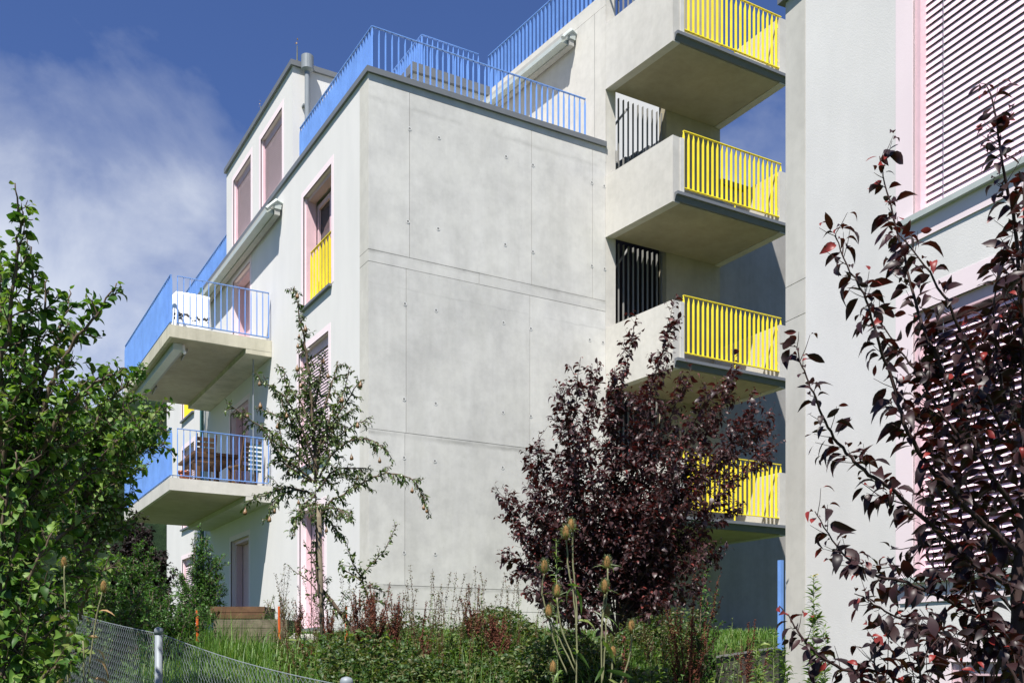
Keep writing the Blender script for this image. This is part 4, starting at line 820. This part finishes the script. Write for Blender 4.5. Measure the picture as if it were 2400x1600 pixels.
# ================================================================= garden and balcony things
D=13.3
def wbox(x0,x1,y0,y1,D,dep,name,label,cat,mat,planks=3,base=True):
    T=thing(name,label,cat,at((x0+x1)/2,y1,D)); 
    z0=at(x0,y1,D)[2]; z1=at(x0,y0,D)[2]; A=F*D+RV*(x0-CX)/FL*D; B_=F*D+RV*(x1-CX)/FL*D; e=F*dep; h=(z1-z0)/planks
    for (p,q,nm) in ((A,B_,'front_board'),(A+e,B_+e,'back_board')):
        for i in range(planks):
            mb=MB(); t=F*.025; zz=z0+i*h+.003; zt_=z0+(i+1)*h-.003
            mb.hexa([p+ZV*zz,q+ZV*zz,q+t+ZV*zz,p+t+ZV*zz,p+ZV*zt_,q+ZV*zt_,q+t+ZV*zt_,p+t+ZV*zt_],0,.5); mb.build(nm,mat,T)
    for p in (A,B_):
        mb=MB(); t=RV*(.025 if p is A else -.025); q=p+e; p2=p+F*.026; mb.hexa([p2+ZV*z0,p2+t+ZV*z0,q+t+ZV*z0,q+ZV*z0,p2+ZV*(z1-.004),p2+t+ZV*(z1-.004),q+t+ZV*(z1-.004),q+ZV*(z1-.004)]); mb.build('side_board',mat,T)
    mb=MB(); zz=z1-.06; a=A+F*.026+RV*.026; b_=B_+F*.026-RV*.026; mb.quad(a+ZV*zz,b_+ZV*zz,b_+F*(dep-.03)+ZV*zz,a+F*(dep-.03)+ZV*zz); mb.build('soil',M['soil'],T)
    return T
wbox(500,673,1450,1512,13.0,.7,'planter','large weathered grey wooden planter box in front of the balconies','planter',M['wood'],3)
wbox(492,620,1420,1449,13.15,.55,'planter','smaller brown wooden box standing on the grey planter','planter',M['woodb'],2)
for k,(px,y0,y1) in enumerate([(463,1428,1502),(655,1420,1497),(812,1420,1510)]):
    mb=MB(); p=at(px,y1,12.4); q=at(px-1,y0,12.4); mb.tube([p,q],.016,6); st=mb.build('garden_stake',M['orange'])
    tag(st,['orange plastic stake left of the wooden planters','orange plastic stake at the right end of the grey planter','orange plastic stake behind the leaning pear trunk'][k],'stake','orange stakes of the garden net')
mb=MB()
for (xa,xb) in ((463,655),(655,812)):
    for px in np.arange(xa,xb,3.2): 
        s=math.sin(math.pi*(px-xa)/(xb-xa))*9; mb.tube([at(px,1502,12.42),at(px,1432+s,12.42)],.0011,3,cap=False)
    for py in np.arange(1434,1502,5.): 
        mb.tube([at(px,py+math.sin(math.pi*(px-xa)/(xb-xa))*9*(1-(py-1434)/70),12.42) for px in np.linspace(xa,xb,9)],.0011,3,cap=False)
tag(mb.build('garden_net',M['green2']),'thin green garden net stretched between the orange stakes','net')
def rock(c,s,name,label,mat,r):
    mb=MB(); vs=[];n=9;m_=6
    for i in range(m_+1):
        th=math.pi*i/m_
        for j in range(n): 
            a=2*math.pi*j/n; k=1+r.normal(0,.06); vs.append(c+np.array([math.sin(th)*math.cos(a)*s[0]*k,math.sin(th)*math.sin(a)*s[1]*k,math.cos(th)*s[2]*k]))
    mb.add(vs,[(i*n+j,(i+1)*n+j,(i+1)*n+(j+1)%n,i*n+(j+1)%n) for i in range(m_) for j in range(n)]); tag(mb.build(name,mat,smooth=True),label,'rock')
rock(at(708,1508,12.8),(.24,.3,.14),'boulder','pale rounded boulder in the grass right of the grey planter',M['stone'],r)
# door step
mb=MB(); FX.box(mb,wC[0]-.1,wC[1]+.3,.01,.42,.44,.54); mb.build('door_step',M['concw'],B1)
# blue gate post behind the right building
GT=thing('blue_gate','light blue steel gate seen edge-on behind the right building corner','gate',at(1830,1505,13.6))
gp=at(1829,1505,13.6); zt_=at(1829,1312,13.6)[2]
mb=MB(); mb.box(gp[0]-.022,gp[0]+.03,gp[1]-.03,gp[1]+.03,gp[2]-.1,zt_); mb.build('post',M['blue'],GT)
FGt=Fr((gp[0]+.06,gp[1]),(1,0),(0,-1)); railing('panel',FGt,.06,.9,0,float(gp[2])+.05,float(zt_)-.02,M['blue'],GT)
# drying rack under a patterned cloth on the upper balcony
def cloth():
    c=(4.55,20.5); hx,hy,h=.46,.42,.80; mb=MB(); n=40; rows=14; z0=ZB2+.02
    vs=[];t=[]
    for i in range(rows+1):
        f=i/rows; 
        for j in range(n):
            a=2*math.pi*j/n; ca,sa=math.cos(a),math.sin(a); k=1/max(abs(ca),abs(sa)); k=k**.8
            if i<4: rr=i/4*1.; z=z0+h+.012*math.sin(a*3); fl=0
            else: fl=(i-4)/(rows-4); rr=1+.10*fl+.035*fl*math.sin(a*9); z=z0+h-(h-.10)*fl
            vs.append((c[0]+hx*.75*ca*k*rr,c[1]+hy*.75*sa*k*rr,z))
    fs=[(i*n+j,(i+1)*n+j,(i+1)*n+(j+1)%n,i*n+(j+1)%n) for i in range(rows) for j in range(n)]
    mb.add(vs,fs); m,nt,b=newmat('patterned_cloth',.9,.1); g=N(nt,'ShaderNodeNewGeometry'); sp=N(nt,'ShaderNodeSeparateXYZ'); nt.links.new(g.outputs['Position'],sp.inputs[0])
    v_=N(nt,'ShaderNodeTexVoronoi'); v_.inputs['Scale'].default_value=16; nt.links.new(g.outputs['Position'],v_.inputs['Vector'])
    pat=ramp(nt,v_.outputs['Distance'],[(.42,(.05,.05,.05)),(.5,(.85,.84,.8))]).outputs[0]
    mrr=N(nt,'ShaderNodeMapRange'); mrr.inputs[1].default_value=z0; mrr.inputs[2].default_value=z0+h; nt.links.new(sp.outputs[2],mrr.inputs[0])
    band=ramp(nt,mrr.outputs[0],[(.30,(0,0,0)),(.32,(1,1,1)),(.46,(1,1,1)),(.48,(0,0,0))]); band.color_ramp.interpolation='CONSTANT'
    nt.links.new(mix(nt,(.85,.84,.80,1),pat,band.outputs[0]),b.inputs['Base Color'])
    tag(mb.build('blanket',m,smooth=True),'white blanket with a black patterned band draped over a rack on the upper balcony','blanket')
    T=thing('drying_rack','folding rack under the white blanket on the upper balcony','rack',(c[0],c[1],z0))
    for sx in (-1,1):
        for sy in (-1,1): mb=MB(); mb.tube([(c[0]+sx*hx*.62,c[1]+sy*hy*.6,z0-.01),(c[0]+sx*hx*.62,c[1]+sy*hy*.6,z0+h-.03)],.011,6); mb.build('leg',M['galv'],T)
    mb=MB(); mb.box(c[0]-hx*.68,c[0]+hx*.68,c[1]-hy*.66,c[1]+hy*.66,z0+h-.03,z0+h-.01); mb.build('top',M['galv'],T)
cloth()
# lower balcony: flower pot, table, chairs, towel
def pot(x,y,z):
    T=thing('flower_pot','terracotta flower pot in the outer corner of the lower balcony','flower pot',(x,y,z)); mb=MB()
    mb.tube([(x,y,z+.001),(x,y,z+.14)],[.075,.11],14); mb.tube([(x,y,z+.14),(x,y,z+.18)],.12,14); mb.build('pot',M['terra'],T,True)
pot(4.32,19.95,ZB1)
def table(x,y,z):
    T=thing('garden_table','brown wooden table on the lower balcony','table',(x,y,z)); mb=MB(); mb.box(x-.45,x+.45,y-.75,y+.75,z+.68,z+.73); mb.box(x-.38,x+.38,y-.68,y+.68,z+.60,z+.678); mb.build('tabletop',M['woodb'],T)
    for sx in (-1,1):
        for sy in (-1,1): mb=MB(); mb.box(x+sx*.35-.03,x+sx*.35+.03,y+sy*.65-.03,y+sy*.65+.03,z,z+.6); mb.build('leg',M['woodb'],T)
table(5.1,21.3,ZB1)
def chair(x,y,z,ang,label,mat):
    T=thing('garden_chair',label,'chair',(x,y,z),'chairs on the lower balcony'); c,s=math.cos(ang),math.sin(ang)
    def pt(a,b_,h): return np.array([x+a*c-b_*s,y+a*s+b_*c,z+h])
    def bx(nm,a0,a1,b0,b1,z0,z1,sh=0.):
        mb=MB(); mb.hexa([pt(a0,b0,z0),pt(a1,b0,z0),pt(a1,b1,z0),pt(a0,b1,z0),pt(a0,b0+sh,z1),pt(a1,b0+sh,z1),pt(a1,b1+sh,z1),pt(a0,b1+sh,z1)]); mb.build(nm,mat,T)
    bx('seat',-.22,.22,-.2,.22,.42,.45)
    for a in (-.2,.17): bx('leg',a,a+.03,-.19,-.16,0,.42); bx('leg',a,a+.03,.18,.21,0,.42)
    for a in (-.2,.17): bx('back_post',a,a+.03,.2,.23,.452,.95,.12)
    mb=MB()
    for k in range(4):
        h=.52+.1*k; mb.hexa([pt(-.165,.22+.02*k,h),pt(.165,.22+.02*k,h),pt(.165,.24+.02*k,h),pt(-.165,.24+.02*k,h),pt(-.165,.235+.02*k,h+.07),pt(.165,.235+.02*k,h+.07),pt(.165,.255+.02*k,h+.07),pt(-.165,.255+.02*k,h+.07)])
    mb.build('backrest',mat,T)
chair(5.55,20.35,ZB1,math.radians(200),'wooden folding chair nearest the facade on the lower balcony',M['woodb'])
chair(4.75,20.3,ZB1,math.radians(180),'wooden chair at the near end of the balcony table',M['woodb'])
mb=MB(); x,y,z=5.74,20.05,ZB1+.33; n=10
pts=[(i/n) for i in range(n+1)]
vs=[];
for f in pts: vs+=[(x-.13+.015*math.sin(f*9),y+.05*f*f,z+.55*(1-f)),(x+.13,y+.05*f*f+.02,z+.55*(1-f)),(x+.13,y+.05*f*f+.035,z+.55*(1-f)),(x-.13,y+.05*f*f+.015,z+.55*(1-f))]
fs=[]
for i in range(n):
    for j in range(4): fs.append((4*i+j,4*i+(j+1)%4,4*i+4+(j+1)%4,4*i+4+j))
mb.add(vs,fs); m,nt,b=newmat('striped_towel',.9,.1); wv=N(nt,'ShaderNodeTexWave',bands_direction='Z'); wv.inputs['Scale'].default_value=3.6; g=N(nt,'ShaderNodeNewGeometry'); nt.links.new(g.outputs['Position'],wv.inputs['Vector'])
rr_=ramp(nt,wv.outputs['Fac'],[(.0,(.05,.10,.12)),(.7,(.8,.82,.78))]); rr_.color_ramp.interpolation='CONSTANT'; nt.links.new(rr_.outputs[0],b.inputs['Base Color'])
tag(mb.build('towel',m),'dark and white striped towel hanging at the wall end of the lower balcony railing','towel')
# dry weeds on the penthouse roof
r=np.random.RandomState(91)
for px,py,X_,Y_,lab in [(694,112,Xp+.12,YU+.1,'dry stalk on the roof corner beside the drainpipe'),(611,228,Xp+.12,20.9,'dry stalk on the roof edge above the left shuttered windows'),(792,150,7.35,YU+.25,'pinkish dry weed on the roof behind the blue railing')]:
    k=(py+25<160); b=np.array([X_,Y_,ZU+.08]); H=.45 if X_<7 else .3; mb=MB(); ps=[]
    for i in range(1 if X_<7 else 6):
        o=r.normal(0,.06,3)*[1,1,0]*(X_>7); mb.tube([b,b+o*.5+ZV*H*.5,b+o*2+ZV*H*r.uniform(.8,1)],[.012,.01,.006],4); ps+= [b+o*2+ZV*H*r.uniform(.6,1)+r.normal(0,.03,3) for _ in range(8 if X_>7 else 3)]
    T=thing('roof_weed',lab,'weed',b); mb.build('stem',M['drystem'],T); scatter('foliage','tiny',np.array(ps),r.normal(0,1,(len(ps),3)),np.full(len(ps),.05),M['dry'],T,r)
print('LEAVES',STAT)
# ================================================================= sky, sun, camera
SKY_S=.05
w=bpy.data.worlds.new('World'); bpy.context.scene.world=w; w.use_nodes=True; nt=w.node_tree; bg=nt.nodes['Background']
sk=N(nt,'ShaderNodeTexSky',sky_type='NISHITA'); sk.sun_disc=False
sd=-SUN; sk.sun_elevation=math.asin(sd[2]); sk.sun_rotation=math.atan2(sd[0],sd[1]); sk.ozone_density=3.; sk.air_density=1.; sk.dust_density=.6
tc=N(nt,'ShaderNodeTexCoord'); mp=N(nt,'ShaderNodeMapping'); mp.inputs['Scale'].default_value=(1,1,1.1); nt.links.new(tc.outputs['Generated'],mp.inputs[0])
mp.inputs['Rotation'].default_value=(0,.35,.3)
n1=N(nt,'ShaderNodeTexNoise'); n1.inputs['Scale'].default_value=5.5; n1.inputs['Detail'].default_value=7; n1.inputs['Roughness'].default_value=.56; n1.inputs['Distortion'].default_value=.35; nt.links.new(mp.outputs[0],n1.inputs['Vector'])
# cloud bank direction: low in the north-west of the place
cd=ray(200,920); cd=cd/np.linalg.norm(cd)
dp=N(nt,'ShaderNodeVectorMath',operation='DOT_PRODUCT'); nt.links.new(tc.outputs['Generated'],dp.inputs[0]); dp.inputs[1].default_value=tuple(cd)
mr=N(nt,'ShaderNodeMapRange'); mr.inputs[1].default_value=.945; mr.inputs[2].default_value=.999; mr.inputs[3].default_value=-.17; mr.inputs[4].default_value=.44; nt.links.new(dp.outputs['Value'],mr.inputs[0])
ad=N(nt,'ShaderNodeMath',operation='ADD'); nt.links.new(n1.outputs[0],ad.inputs[0]); nt.links.new(mr.outputs[0],ad.inputs[1])
cd2=ray(1800,620); cd2=cd2/np.linalg.norm(cd2)
dp2=N(nt,'ShaderNodeVectorMath',operation='DOT_PRODUCT'); nt.links.new(tc.outputs['Generated'],dp2.inputs[0]); dp2.inputs[1].default_value=tuple(cd2)
mr2=N(nt,'ShaderNodeMapRange'); mr2.inputs[1].default_value=.96; mr2.inputs[2].default_value=1.; mr2.inputs[3].default_value=0; mr2.inputs[4].default_value=.27; nt.links.new(dp2.outputs['Value'],mr2.inputs[0])
ad2=N(nt,'ShaderNodeMath',operation='ADD'); nt.links.new(ad.outputs[0],ad2.inputs[0]); nt.links.new(mr2.outputs[0],ad2.inputs[1])
cr=ramp(nt,ad2.outputs[0],[(.50,(0,0,0)),(.70,(.24,.24,.24)),(.95,(.82,.82,.82))])
tint=mix(nt,sk.outputs[0],(.74,.86,1.26,1),1.,'MULTIPLY')
cl=mix(nt,tint,(8.6,9.1,10.0,1),cr.outputs[0]); nt.links.new(cl,bg.inputs[0]); bg.inputs[1].default_value=SKY_S
L=bpy.data.lights.new('sun','SUN'); L.energy=4.9; L.angle=math.radians(.53); L.color=(1,.955,.89)
lo=bpy.data.objects.new('sun',L); C.objects.link(lo); lo.rotation_euler=Vector(SUN.tolist()).to_track_quat('-Z','Y').to_euler(); lo.location=(-8,-6,20)
cam=bpy.data.cameras.new('camera'); co=bpy.data.objects.new('camera',cam); C.objects.link(co); bpy.context.scene.camera=co
cam.sensor_width=36; cam.lens=36*FL/2400; cam.shift_x=0; cam.shift_y=(CY-800)/2400; cam.clip_end=3000; cam.clip_start=.05
co.rotation_euler=(math.pi/2,0,YAW-math.pi/2)
sc=bpy.context.scene; sc.view_settings.view_transform='Standard'; sc.view_settings.look='None'; sc.view_settings.gamma=1; sc.view_settings.exposure=.95
sc.render.engine='CYCLES'; sc.cycles.max_bounces=8; sc.cycles.transparent_max_bounces=8
sc.render.resolution_x=1024; sc.render.resolution_y=682
